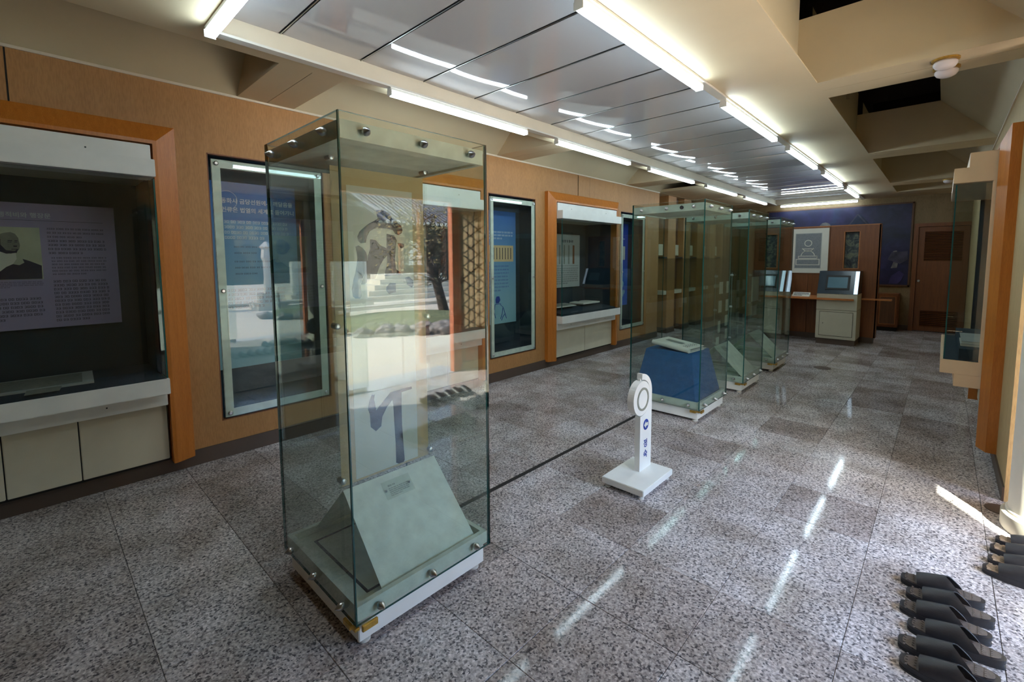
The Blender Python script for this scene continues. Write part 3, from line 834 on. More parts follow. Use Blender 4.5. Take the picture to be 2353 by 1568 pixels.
# ------------------------------------------------------------------ free-standing glass cases
def stud(mb, c, ax, sg):
    mb.lathe([(.013, 0), (.0135, .006), (.016, .007), (.016, .012), (.013, .02), (.001, .036)], c, ax, 14, 0, sg)
def glass_case(x0, y0, label, cam_lock=False):
    x1, y1 = x0 + .70, y0 + .70
    t = thing('glass_display_case', label, 'display case', ((x0 + x1) / 2, (y0 + y1) / 2, 0), 'free-standing glass cases')
    box('base', x0 + .025, x1 - .025, y0 + .022, y1 - .022, .028, .122, 'white', t, bevel=.003)
    for fx in (x0 + .06, x1 - .06):
        for fy in (y0 + .06, y1 - .06):
            MB().lathe([(.020, 0), (.026, .003), (.026, .012), (.014, .016), (.014, .028)], (fx, fy, 0), 'z', 16).build('foot', 'railw', t, smooth=True)
    g = .010; z0, z1 = .12, 2.015
    for nm, b, th in (('pane', (x0, x1 - g, y0, y0 + g), 1), ('pane', (x0, x1 - g, y1 - g, y1), 1), ('pane', (x1 - g, x1, y0, y1), 0), ('pane', (x0, x0 + g, y0 + g, y1 - g), 0)):
        MB().box(b[0], b[1], b[2], b[3], z0, z1, 0, 1, th).build(nm, ['glass', 'glassedge'], t)
    for nm, za, zb in (('bottom_rail', .128, .186), ('top_rail', 1.925, 1.99)):
        mb = MB(); a = .012; b = .035
        mb.box(x0 + a, x1 - a, y0 + a, y0 + b, za, zb); mb.box(x0 + a, x1 - a, y1 - b, y1 - a, za, zb)
        mb.box(x0 + a, x0 + b, y0 + b, y1 - b, za, zb); mb.box(x1 - b, x1 - a, y0 + b, y1 - b, za, zb)
        mb.build(nm, 'rail', t)
    box('deck', x0 + .03, x1 - .03, y0 + .03, y1 - .03, .122, .150, 'rail', t)
    rg = MB(); q = .10
    for (a, b, c_, d) in ((x0 + q, x1 - q, y0 + q, y0 + q + .012), (x0 + q, x1 - q, y1 - q - .012, y1 - q), (x0 + q, x0 + q + .012, y0 + q, y1 - q), (x1 - q - .012, x1 - q, y0 + q, y1 - q)):
        rg.box(a, b, c_, d, .150, .1512)
    rg.build('vent_slot', 'dark', t)
    box('lid', x0 + .03, x1 - .03, y0 + .03, y1 - .03, 1.935, 1.965, 'rail', t)
    for z in (.157, 1.957):
        for q in (.10, .35, .60):
            for c_, ax, sg in (((x0 + q, y0, z), 'y', -1), ((x0 + q, y1, z), 'y', 1), ((x1, y0 + q, z), 'x', 1), ((x0, y0 + q, z), 'x', -1)):
                mb = MB(); stud(mb, c_, ax, sg); mb.build('cone_stud', 'steel', t, smooth=True)
    if cam_lock:
        MB().lathe([(.017, 0), (.017, .008), (.006, .008), (.006, .002)], (x0 + .49, y0, 1.957), 'y', 20, 0, -1).build('lock', 'black', t, smooth=True)
    # corner lock clips
    br = MB(); br.box(x1 - .0, x1 + .012, y0 + .02, y0 + .085, .092, .118); br.box(x1 - .03, x1 + .004, y0 - .008, y0 + .012, .104, .116)
    br.build('clip', 'brass', t, bevel=.002)
    br = MB(); br.box(x1 - .085, x1 - .03, y0 - .012, y0 + .0, .095, .118); br.build('clip', 'brass', t, bevel=.002)
    return t
CX0 = -2.235
CY = [.762, 4.085, 5.33, 6.62]
clab = ['tall glass display case nearest the camera holding the calligraphy scroll', 'tall glass display case holding the blue pedestal and album', 'tall glass display case just behind the blue pedestal case, with folded board', 'farthest tall glass display case, nearest the reception desk']
for k, y in enumerate(CY): glass_case(CX0, y, clab[k], k == 1)

# caption tents
def tent(yc, label, w=.25, apex=.475, caption=True):
    t = thing('caption_tent', label, 'stand', (-1.895, yc, .151), 'folded caption boards in the glass cases')
    for sg in (1, -1):
        xa, xb = -1.895, -1.895 + sg * .325
        th = .006
        d = Vector((xb - xa, .155 - apex)).normalized(); n = Vector((-d.y, d.x)) * (1 if sg > 0 else -1)
        pl = [(xa, apex), (xb, .156), (xb - n.x * th, .156 - n.y * th * 0 + .0), (xa - n.x * th * 0, apex - th * 1.6)]
        MB().prism(pl, lambda a, b, dd: (a, dd, b), yc - w, yc + w).build('slope_board', 'rail', t)
    box('foot_batten', -2.2, -1.6, yc - .01, yc + .01, .151, .16, 'rail', t)
    return t
tent(.762 + .39, 'folded pale caption board under the calligraphy scroll')
tent(5.33 + .35, 'folded pale caption board in the case behind the blue pedestal')
tent(6.62 + .35, 'folded pale caption board in the farthest glass case')
# caption plate on the first slope
def slope_pt(y, s, d):        # s = metres down the slope from the apex, d = lift off the surface
    dx, dz = .325, .155 - .475
    l = math.hypot(dx, dz); ux, uz = dx / l, dz / l
    return (-1.895 + ux * s + uz * -d, y, .475 + uz * s + ux * d)
fn = lambda a, b, d: slope_pt(a, b, d)
def caption(yc, s0, label, w=.075, h=.085):
    t = thing('caption_plate', label, 'plate', slope_pt(yc, s0 + h / 2, .006), 'clear caption plates on the folded boards')
    MB().prism([(yc - w, s0), (yc + w, s0), (yc + w, s0 + h), (yc - w, s0 + h)], lambda a, b, d: slope_pt(a, b, d), .006, .009).build('plate', 'acrylic', t)
    q = lambda a, b, d: slope_pt(a, s0 - b, .0096)
    text_rows('printed_text', q, yc - w + .025, yc - .01, -.022, 1, .01, .007, 'text_dark', t, rnd, cw=.007, last=1)
    text_rows('printed_text', q, yc - w + .025, yc + .055, -.037, 5, .0085, .0045, 'text_dark', t, rnd, cw=.005)
    for sg in (-1, 1):
        p = slope_pt(yc + sg * (w - .012), s0 + h / 2, .009)
        MB().lathe([(.0045, -.006), (.0045, .003), (.001, .0045)], p, 'z', 12).build('screw', 'steel', t, smooth=True)
caption(1.145, .035, 'small clear caption plate with dark text on the nearest folded board')
caption(5.62, .035, 'clear caption plate on the board behind the blue pedestal', .06, .07)

# calligraphy scroll between clear sheets
xs = -1.90
t = thing('calligraphy_scroll', 'hanging calligraphy scroll with large black brush characters between clear sheets', 'scroll', (xs, 1.13, .50))
box('mount', xs - .002, xs - .0005, .90, 1.372, .49, 1.90, 'mount', t)
box('paper', xs - .0005, xs + .0005, .97, 1.306, .50, 1.826, 'paper', t)
INK = dict(
A=[(1.111, 1.727), (1.139, 1.731), (1.182, 1.718), (1.192, 1.695), (1.219, 1.681), (1.24, 1.664), (1.248, 1.643), (1.242, 1.627), (1.224, 1.618), (1.207, 1.624), (1.194, 1.641), (1.17, 1.646), (1.13, 1.646), (1.097, 1.643), (1.075, 1.63), (1.061, 1.607), (1.054, 1.578), (1.029, 1.575), (1.017, 1.586), (1.015, 1.605), (1.025, 1.626), (1.044, 1.643), (1.069, 1.662), (1.105, 1.681), (1.118, 1.69), (1.113, 1.71)],
B=[(1.004, 1.56), (1.019, 1.565), (1.037, 1.555), (1.052, 1.538), (1.058, 1.518), (1.06, 1.492), (1.046, 1.446), (1.022, 1.395), (1.025, 1.338), (1.017, 1.328), (0.995, 1.33), (0.984, 1.34), (0.98, 1.372), (0.988, 1.408), (1.0, 1.447), (1.007, 1.478), (1.011, 1.507), (1.009, 1.532)],
C=[(1.076, 1.595), (1.102, 1.591), (1.127, 1.568), (1.16, 1.554), (1.162, 1.622), (1.203, 1.615), (1.215, 1.591), (1.208, 1.552), (1.203, 1.506), (1.205, 1.458), (1.233, 1.439), (1.238, 1.429), (1.143, 1.426), (1.158, 1.473), (1.161, 1.521), (1.142, 1.503), (1.121, 1.474), (1.107, 1.439), (1.096, 1.414), (1.073, 1.415), (1.044, 1.392), (1.025, 1.392), (1.046, 1.446), (1.06, 1.492), (1.063, 1.521), (1.075, 1.55)],
D=[(1.153, 1.375), (1.172, 1.392), (1.203, 1.389), (1.203, 1.345), (1.164, 1.341), (1.152, 1.357)],
E=[(1.257, 1.413), (1.279, 1.419), (1.301, 1.399), (1.304, 1.374), (1.293, 1.365), (1.267, 1.379)],
K=[(1.216, 1.582), (1.255, 1.577), (1.254, 1.561), (1.236, 1.555)],
G=[(1.059, 0.876), (1.074, 0.875), (1.071, 0.851), (1.079, 0.797), (1.117, 0.831), (1.159, 0.867), (1.201, 0.868), (1.277, 0.87), (1.279, 0.858), (1.219, 0.854), (1.217, 0.788), (1.217, 0.693), (1.222, 0.596), (1.227, 0.51), (1.221, 0.50), (1.193, 0.50), (1.178, 0.51), (1.179, 0.523), (1.179, 0.609), (1.175, 0.705), (1.172, 0.799), (1.168, 0.828), (1.136, 0.799), (1.11, 0.759), (1.103, 0.715), (1.075, 0.698), (1.049, 0.725), (1.047, 0.785), (1.039, 0.811), (1.046, 0.848)])
for pl in INK.values(): MB().prism(pl, XW(xs), .0006, .0014).build('ink_stroke', 'inkm', t)
MB().box(xs + .004, xs + .009, .89, 1.39, .49, 1.95).build('clear_sheet', 'acrylic', t)
MB().box(xs - .011, xs - .006, .89, 1.39, .49, 1.95).build('clear_sheet', 'acrylic', t)
for yy in (.90, 1.376):
    for zz in (.52, 1.216, 1.932):
        MB().lathe([(.013, -.02), (.013, .02), (.009, .022)], (xs, yy, zz), 'x', 18).build('clamp_knob', 'steel', t, smooth=True)
box('support_leg', xs - .01, xs + .008, .892, .90, .151, .52, 'acrylic', t); box('support_leg', xs - .01, xs + .008, 1.38, 1.388, .151, .52, 'acrylic', t)
# clear boards with small papers in the two far cases
def paper_board(y0, y1, z0, z1, papers, label):
    t = thing('clear_paper_board', label, 'board', (xs, (y0 + y1) / 2, z0), 'clear boards with small papers')
    MB().box(xs, xs + .005, y0, y1, z0, z1, 0, 1, 0).build('clear_sheet', ['acrylic', 'glassedge2'], t)
    for yy in (y0 + .015, y1 - .015):
        box('leg', xs - .006, xs + .010, yy - .004, yy + .004, .152, z0 + .02, 'acrylic', t)
        for zz in (z0 + .03, (z0 + z1) / 2, z1 - .03): MB().lathe([(.012, -.012), (.012, .018)], (xs, yy, zz), 'x', 12).build('knob', 'steel', t, smooth=True)
    for (a, b, c_, d) in papers: box('small_paper', xs + .0052, xs + .006, y0 + a, y0 + b, z0 + c_, z0 + d, 'smallpaper', t)
paper_board(5.42, 5.98, .48, 1.32, [(.12, .24, .60, .74), (.36, .47, .60, .74), (.11, .22, .38, .52), (.35, .46, .38, .52), (.34, .45, .20, .33), (.11, .19, .14, .28), (.36, .45, .04, .16), (.06, .16, .0, .09)], 'clear board with eight tiny papers in the case behind the blue pedestal')
paper_board(6.70, 7.2, .48, 1.30, [(.08, .42, .42, .76), (.08, .34, .22, .36)], 'clear board with two larger papers in the farthest glass case')

# blue pedestal with album
t = thing('display_pedestal', 'blue fabric tapered pedestal inside the second glass case', 'pedestal', (-1.9, 4.44, .152))
b = [(-2.205, 4.115), (-1.585, 4.115), (-1.585, 4.755), (-2.205, 4.755)]; tp = [(-2.14, 4.235), (-1.675, 4.235), (-1.675, 4.66), (-2.14, 4.66)]
MB().add([(p[0], p[1], .152) for p in b] + [(p[0], p[1], .60) for p in tp], [(3, 2, 1, 0), (4, 5, 6, 7), (0, 1, 5, 4), (1, 2, 6, 5), (2, 3, 7, 6), (3, 0, 4, 7)]).build('body', 'blue', t, bevel=.004)
t = thing('photo_album', 'white album with a rounded spine resting tilted on the blue pedestal', 'book', (-1.88, 4.40, .60))
ca, sa = math.cos(math.radians(-6)), math.sin(math.radians(-6))
def AL(u, v, w): return (-1.885 + u * ca - v * sa, 4.405 + u * sa + v * ca, .601 + w * 1.5)
def amap(u0, u1, v0, v1, w00, w01, w10, w11, th):
    vs = [AL(u0, v0, w00), AL(u1, v0, w01), AL(u1, v1, w11), AL(u0, v1, w10)]
    return vs + [(p[0], p[1], p[2] + th) for p in vs]
FB = [(3, 2, 1, 0), (4, 5, 6, 7), (0, 1, 5, 4), (1, 2, 6, 5), (2, 3, 7, 6), (3, 0, 4, 7)]
U0, U1, V0, V1 = -.20, .19, -.13, .16
MB().add(amap(U0, U1, V0, V1, .028, .0, .028, .0, .004), FB).build('cover', 'paper', t, bevel=.001)
MB().add(amap(U0 + .004, U1 - .004, V0 + .01, V1 - .006, .032, .004, .032, .004, .018), FB).build('pages', 'greyposter', t)
MB().add(amap(U0, U1, V0, V1, .051, .023, .051, .023, .004), FB).build('cover', 'paper', t, bevel=.001)
MB().tube([AL(U0, V0 - .002, .042), AL(U1, V0 - .002, .014)], .022, 14).build('spine', 'paper', t, smooth=True)
def wz(u): return .055 - .028 * (u - U0) / (U1 - U0)
MB().add([AL(-.13, -.02, wz(-.13) + .001), AL(.05, -.02, wz(.05) + .001), AL(.05, .05, wz(.05) + .001), AL(-.13, .05, wz(-.13) + .001)], [(0, 1, 2, 3)]).build('cover_photo', 'photomid', t)
mb = MB()
for i in range(5):
    for j in range(3):
        u = .10 + j * .018; v = -.09 + i * .045
        mb.add([AL(u, v, wz(u) + .0012), AL(u + .010, v, wz(u + .01) + .0012), AL(u + .010, v + .02, wz(u + .01) + .0012), AL(u, v + .02, wz(u) + .0012)], [(0, 1, 2, 3)])
mb.build('cover_lettering', 'text_dark', t)
t = thing('caption_card', 'small pale caption card on the blue pedestal beside the album', 'card', (-1.71, 4.55, .60))
box('card', -1.76, -1.69, 4.50, 4.64, .6005, .6035, 'greyposter', t)

# ------------------------------------------------------------------ quiet sign
t = thing('quiet_sign', 'low white floor sign shaped like a hooked post with arrow and ring', 'sign', (-1.43, 2.72, 0))
box('base', -1.565, -1.268, 2.51, 2.925, .03, .072, 'white', t, bevel=.003)
for fx in (-1.535, -1.298):
    for fy in (2.54, 2.895): MB().lathe([(.014, 0), (.018, .003), (.018, .012), (.009, .016), (.009, .03)], (fx, fy, 0), 'z', 14).build('foot', 'railw', t, smooth=True)
fnp = lambda a, b, d: (-1.41 + d, a, b)
dc, dr = (2.742, .575), .116
po = [(2.728, .072), (2.888, .072), (2.888, .60)]
po += arc(2.746, .595, .142, 0, 90, 12)[1:]
po += [(2.742, .70)]
po += [(dc[0] + (dr + .008) * math.cos(math.radians(a)), dc[1] + (dr + .008) * math.sin(math.radians(a))) for a in range(88, -97, -11)]
po += [(2.728, dc[1] - dr - .008)]
MB().prism(po, fnp, -.038, 0).build('post', 'white', t)
MB().prism(arc(dc[0], dc[1], dr, 0, 360, 48)[:-1], fnp, -.042, .004).build('disc', 'white', t)
box('disc_pin', -1.44, -1.42, 2.735, 2.75, dc[1] + dr - .004, dc[1] + dr + .016, 'white', t)
mb = MB(); R0, R1, n = .078, .064, 40; cz = .568; cy = 2.751
vs = []
for i in range(n):
    a = 2 * math.pi * i / n
    for r, d in ((R0, .004), (R0, .008), (R1, .008), (R1, .004)): vs.append((-1.41 + d, cy + r * math.cos(a), cz + r * math.sin(a)))
fs = [(i * 4 + j, ((i + 1) % n) * 4 + j, ((i + 1) % n) * 4 + (j + 1) % 4, i * 4 + (j + 1) % 4) for i in range(n) for j in range(4)]
mb.add(vs, fs).build('ring', 'photomid', t)
MB().prism(arc(2.808, .380, .037, 0, 360, 32)[:-1], fnp, 0, .001).build('arrow_disc', 'text_blue', t)
MB().prism([(2.780, .380), (2.806, .404), (2.806, .391), (2.836, .391), (2.836, .369), (2.806, .369), (2.806, .356)], fnp, .001, .0018).build('arrow', 'paper', t)
text('lettering', '정', .060, 'text_blue', t, (-1.409, 2.778, .228), ROT_XP, bold=.0012)
text('lettering', '숙', .060, 'text_blue', t, (-1.409, 2.778, .155), ROT_XP, bold=.0012)

# dark strip let into the floor and floor sockets
o = MB().box(-2.078, -2.048, .95, 4.07, -.001, .003).build('floor_cable_cover', 'dark'); tag(o, 'thin dark cable cover strip running along the stone floor', 'strip')
def socket(x, y, r, label):
    o = MB().lathe([(r, 0), (r, .004), (r * .8, .006)], (x, y, 0), 'z', 28).build('floor_socket', 'base', smooth=True); tag(o, label, 'socket', 'round floor sockets')
socket(.33, 3.87, .075, 'round dark floor socket cover beside the white column')
socket(-1.13, 7.35, .10, 'round dark floor socket cover in front of the reception desk')

# ------------------------------------------------------------------ reception group at the far end
YP = 10.0
t = thing('reception_partition', 'brown wooden reception partition with two slot windows', 'partition', (-1.83, YP + .06, 0))
ZP = 2.06
nl, nr = (-2.57, -2.365), (-1.30, -1.095)
pn = [(-2.86, -2.15, nl), (-1.515, -.805, nr)]
for (a, b, nn) in pn:
    mb = MB()
    for (z0, z1) in ((.0 + .10, 1.442), (1.448, ZP)):
        zz0, zz1 = (1.305, 1.442) if z0 < 1 else (1.448, 1.95)
        mb.box(a, nn[0], YP, YP + .02, z0, z1); mb.box(nn[1], b, YP, YP + .02, z0, z1)
        if z0 < 1: mb.box(nn[0], nn[1], YP, YP + .02, z0, 1.305)
        else: mb.box(nn[0], nn[1], YP, YP + .02, 1.95, z1)
    mb.build('front_board', 'brown', t)
    box('niche_back', nn[0] - .02, nn[1] + .02, YP + .08, YP + .09, 1.28, 1.97, 'picture', t)
    mb = MB(); mb.box(nn[0] - .012, nn[0], YP - .006, YP + .08, 1.30, 1.955); mb.box(nn[1], nn[1] + .012, YP - .006, YP + .08, 1.30, 1.955); mb.box(nn[0], nn[1], YP - .006, YP + .08, 1.295, 1.307); mb.box(nn[0], nn[1], YP - .006, YP + .08, 1.95, 1.96)
    mb.build('niche_trim', 'shelfwood', t)
box('front_board', -2.145, -1.835, YP, YP + .02, .10, 1.18, 'brown', t, bevel=.002); box('front_board', -1.83, -1.52, YP, YP + .02, .10, 1.18, 'brown', t, bevel=.002)
box('front_board', -2.145, -1.52, YP, YP + .02, 1.184, ZP, 'brown', t)
box('end_board', -.825, -.80, YP, YP + .16, .10, ZP, 'brown', t); box('back_board', -2.86, -.80, YP + .14, YP + .16, .10, ZP, 'brown', t)
box('top_board', -2.86, -.80, YP, YP + .16, ZP, ZP + .012, 'shelfwood', t)
box('skirting', -2.84, -.83, YP + .01, YP + .15, 0, .10, 'base', t)
t = thing('emblem_panel', 'white framed panel with a grey emblem of ring, bowl and steps', 'panel', (-1.83, YP, 1.2))
box('board', -2.115, -1.535, YP - .018, YP, 1.215, 2.035, 'paper', t, bevel=.002)
box('grey_field', -2.06, -1.64, YP - .020, YP - .018, 1.30, 1.95, 'greyposter', t)
M['gfield'] = paint('emblem_grey', (132, 136, 140), .7, .1, 60)
box('inner_field', -2.05, -1.65, YP - .022, YP - .020, 1.31, 1.94, 'gfield', t)
em = MB(); yf = YW(YP - .022)
def ringp(cx, cz, r, w, a0=0, a1=360, n=28):
    o_, i_ = arc(cx, cz, r, a0, a1, n), arc(cx, cz, r - w, a0, a1, n)
    for j in range(n): em.prism([o_[j], o_[j + 1], i_[j + 1], i_[j]], yf, -.004, 0)
cxx = -1.85
ringp(cxx, 1.765, .062, .013)
ringp(cxx, 1.715, .105, .014, 205, 335, 18)
em.prism([(cxx - .098, 1.668), (cxx + .098, 1.668), (cxx + .09, 1.655), (cxx - .09, 1.655)], yf, -.004, 0)
ringp(cxx, 1.52, .115, .014, 10, 170, 18)
for (a, z0, z1) in ((.155, 1.48, 1.535), (.19, 1.36, 1.475)):
    for q in ((cxx - a, cxx + a, z1 - .014, z1), (cxx - a, cxx + a, z0, z0 + .014), (cxx - a, cxx - a + .014, z0, z1), (cxx + a - .014, cxx + a, z0, z1)):
        em.prism([(q[0], q[2]), (q[1], q[2]), (q[1], q[3]), (q[0], q[3])], yf, -.004, 0)
em.build('emblem', 'paper', t)
def kiosk(x0, label, lit=True):
    x1 = x0 + .57
    t = thing('information_kiosk', label, 'kiosk', ((x0 + x1) / 2, 9.6, 0), 'information kiosks at the reception')
    box('plinth', x0 + .01, x1 - .01, 9.47, 9.98, 0, .10, 'base', t)
    box('body', x0, x1, 9.45, 9.985, .10, .60, 'kiosk', t, bevel=.003); box('apron', x0, x1, 9.44, 9.985, .604, .875, 'kiosk', t, bevel=.003)
    box('access_door', x0 + .055, x1 - .05, 9.446, 9.452, .155, .565, 'kiosk', t)
    mb = MB()
    for q in ((x0 + .05, x1 - .045, .150, .155), (x0 + .05, x1 - .045, .565, .570), (x0 + .05, x0 + .055, .15, .57), (x1 - .05, x1 - .045, .15, .57)): mb.box(q[0], q[1], 9.4455, 9.45, q[2], q[3])
    mb.build('door_joint', 'dark', t)
    box('keyhole', x0 + .10, x0 + .112, 9.443, 9.447, .36, .372, 'black', t)
    sl = lambda a, b, d: (a, b, d)
    def P(u, v, w):   # u across, v up the slope 0..1, w lift
        y = 9.44 + .17 * v; z = .88 + .385 * v
        n = Vector((0, -.385, .17)).normalized()
        return (u, y + n.y * w, z + n.z * w)
    def slab(nm, u0, u1, v0, v1, w0, w1, m):
        vs = [P(u0, v0, w0), P(u1, v0, w0), P(u1, v1, w0), P(u0, v1, w0), P(u0, v0, w1), P(u1, v0, w1), P(u1, v1, w1), P(u0, v1, w1)]
        return MB().add(vs, FB).build(nm, m, t)
    MB().add([(x0, 9.44, .88), (x1, 9.44, .88), (x1, 9.61, 1.265), (x0, 9.61, 1.265), (x0, 9.985, .88), (x1, 9.985, .88), (x1, 9.985, 1.265), (x0, 9.985, 1.265)], [(0, 1, 2, 3), (4, 7, 6, 5), (0, 4, 5, 1), (3, 2, 6, 7), (0, 3, 7, 4), (1, 5, 6, 2)]).build('console', 'screen', t)
    slab('screen_bezel', x0 + .11, x1 - .12, .18, .80, 0, .012, 'black')
    slab('screen_glass', x0 + .14, x1 - .15, .25, .72, .012, .0135, 'screen2')
    M.setdefault('side_light', emit('kiosk_edge_light', (.62, .82, 1.0), 1.6))
    slab('edge_light', x1 - .055, x1 - .002, .01, .99, .0, .004, 'side_light')
kiosk(-1.585, 'cream information kiosk with sloping dark screen in the middle of the reception')
kiosk(-2.68, 'cream information kiosk behind the farthest glass case')
o = MB()
o.prism([(-2.75, YP), (-2.75, 9.42), (-2.70, 9.38), (-1.12, 9.38), (-1.06, 9.40), (-1.06, 9.437), (-1.59, 9.437), (-1.59, YP), (-2.10, YP), (-2.10, 9.437), (-2.69, 9.437), (-2.69, YP)], ZW(.775), 0, .03)
o = o.build('reception_shelf', 'shelfwood', bevel=.002); tag(o, 'long brown wooden shelf passing in front of the kiosks', 'shelf')
o = box('side_shelf', -1.005, -.60, 9.86, YP - .001, .765, .79, 'shelfwood', bevel=.002); tag(o, 'short brown wooden shelf to the right of the middle kiosk', 'shelf')
t = thing('desk_sign', 'small white wedge sign lying on the wooden shelf', 'sign', (-1.86, 9.7, .805))
MB().prism([(9.62, .805), (9.72, .805), (9.72, .87)], lambda a, b, d: (d, a, b), -2.0, -1.73).build('wedge', 'paper', t)
q = lambda a, b, d: (a, 9.62 + (b) * .1 - .0016, .805 + b * .065 + .001)
text_rows('printed_text', lambda a, b, d: (a, 9.62 + b * .1 - .001, .805 + b * .065 + .001), -1.98, -1.75, .8, 3, .26, .12, 'text_dark', t, rnd, cw=.016)

# far wall: mural, cabinet, door
t = thing('mural', 'large dark blue painted mural on the far wall above the reception', 'mural', (-1.85, YB, .9))
box('picture', -3.12, -.52, YB - .03, YB, .93, 2.58, 'mural', t)
mb = MB()
for (a, b, z0, z1) in ((-3.15, -.49, 2.58, 2.61), (-3.15, -.49, .90, .93), (-3.15, -3.12, .90, 2.61), (-.52, -.49, .90, 2.61)): mb.box(a, b, YB - .04, YB, z0, z1)
mb.build('frame', 'darkwood', t)
ys = YB - .031
BK = [0]
def blob(name, pts, mat):
    BK[0] += 1; MB().prism(pts, YW(ys), -.0012 - .0012 * BK[0], 0).build(name, mat, t)
M['m_pale'] = paint('mural_pale', (112, 108, 108), .6, .25, 14); M['m_mid'] = paint('mural_mid', (66, 60, 78), .6, .25, 9); M['m_dark'] = paint('mural_dark', (26, 36, 60), .6, .2, 9); M['m_purple'] = paint('mural_purple', (58, 48, 96), .6, .15, 5)
blob('mountain', [(-1.62, 2.05), (-1.42, 2.40), (-1.36, 2.44), (-1.20, 2.22), (-1.14, 2.05)], 'm_dark')
for a, b in (((-1.64, 2.05), (-1.40, 2.42)), ((-1.40, 2.42), (-1.14, 2.08))):
    dx, dz = b[0] - a[0], b[1] - a[1]; l = math.hypot(dx, dz); nx, nz = -dz / l * .012, dx / l * .012
    blob('ridge_line', [(a[0] - nx, a[1] - nz), (b[0] - nx, b[1] - nz), (b[0] + nx, b[1] + nz), (a[0] + nx, a[1] + nz)], 'm_mid')
blob('cloud', arc(-1.98, 2.17, .11, 0, 350, 12), 'm_pale'); blob('cloud', arc(-1.85, 2.09, .10, 0, 350, 12), 'm_mid')
blob('waterfall', [(-.78, 1.62), (-.72, 1.64), (-.68, 1.45), (-.70, 1.28), (-.80, 1.27), (-.76, 1.40)], 'm_pale')
blob('rock_face', [(-.86, 1.45), (-.80, 1.60), (-.55, 1.62), (-.54, 1.45), (-.66, 1.36)], 'm_mid')
blob('stream', [(-.82, .95), (-.78, 1.12), (-.66, 1.22), (-.58, 1.15), (-.62, 1.02), (-.68, .95)], 'm_purple')
t = thing('storage_cabinet', 'low brown two-panel storage cabinet under the right end of the mural', 'cabinet', (-.85, 12.1, 0))
box('carcass', -1.25, -.62, 11.95, YB - .015, .08, .76, 'brown', t, bevel=.003); box('plinth', -1.23, -.64, 11.98, YB - .02, 0, .08, 'dark', t)
for (a, b) in ((-1.235, -.945), (-.935, -.635)):
    d = box('door', a, b, 11.93, 11.95, .11, .735, 'brown', t, bevel=.002)
    box('door_panel', a + .03, b - .03, 11.926, 11.93, .15, .70, 'darkwood', d)
    mb = MB()
    for q in ((a + .024, a + .03, .144, .706), (b - .03, b - .024, .144, .706), (a + .03, b - .03, .144, .15), (a + .03, b - .03, .70, .706)): mb.box(q[0], q[1], 11.922, 11.93, q[2], q[3])
    mb.build('panel_beading', 'shelfwood', d)
t = thing('door_2', 'brown wooden door with two louvred vents in the far wall', 'door', (0, YB, 0)); t['kind'] = 'structure'
mb = MB(); mb.box(-.47, -.40, YB - .03, YB + .1, 0, 2.17); mb.box(.345, .42, YB - .03, YB + .1, 0, 2.17); mb.box(-.40, .345, YB - .03, YB + .1, 2.10, 2.17); mb.build('frame', 'brown', t)
mb = MB()
mb.box(-.395, -.30, YB + .01, YB + .05, .01, 2.095); mb.box(.25, .34, YB + .01, YB + .05, .01, 2.095)
for z0, z1 in ((.01, .10), (.42, 1.42), (2.00, 2.095)): mb.box(-.30, .25, YB + .01, YB + .05, z0, z1)
mb.build('leaf', 'brown', t)
for (z0, z1) in ((.10, .42), (1.42, 2.0)):
    box('vent_back', -.30, .25, YB + .045, YB + .05, z0, z1, 'dark', t)
    n = int((z1 - z0) / .032)
    for i in range(n):
        z = z0 + (i + .5) * (z1 - z0) / n
        MB().add([(-.30, YB + .012, z - .010), (.25, YB + .012, z - .010), (.25, YB + .040, z + .006), (-.30, YB + .040, z + .006), (-.30, YB + .012, z - .006), (.25, YB + .012, z - .006), (.25, YB + .040, z + .010), (-.30, YB + .040, z + .010)], FB).build('slat', 'brown', t)
MB().lathe([(.012, 0), (.012, .03), (.024, .04), (.02, .06), (.004, .064)], (-.355, YB + .01, 1.02), 'y', 16, 0, -1).build('handle', 'steel', t, smooth=True)

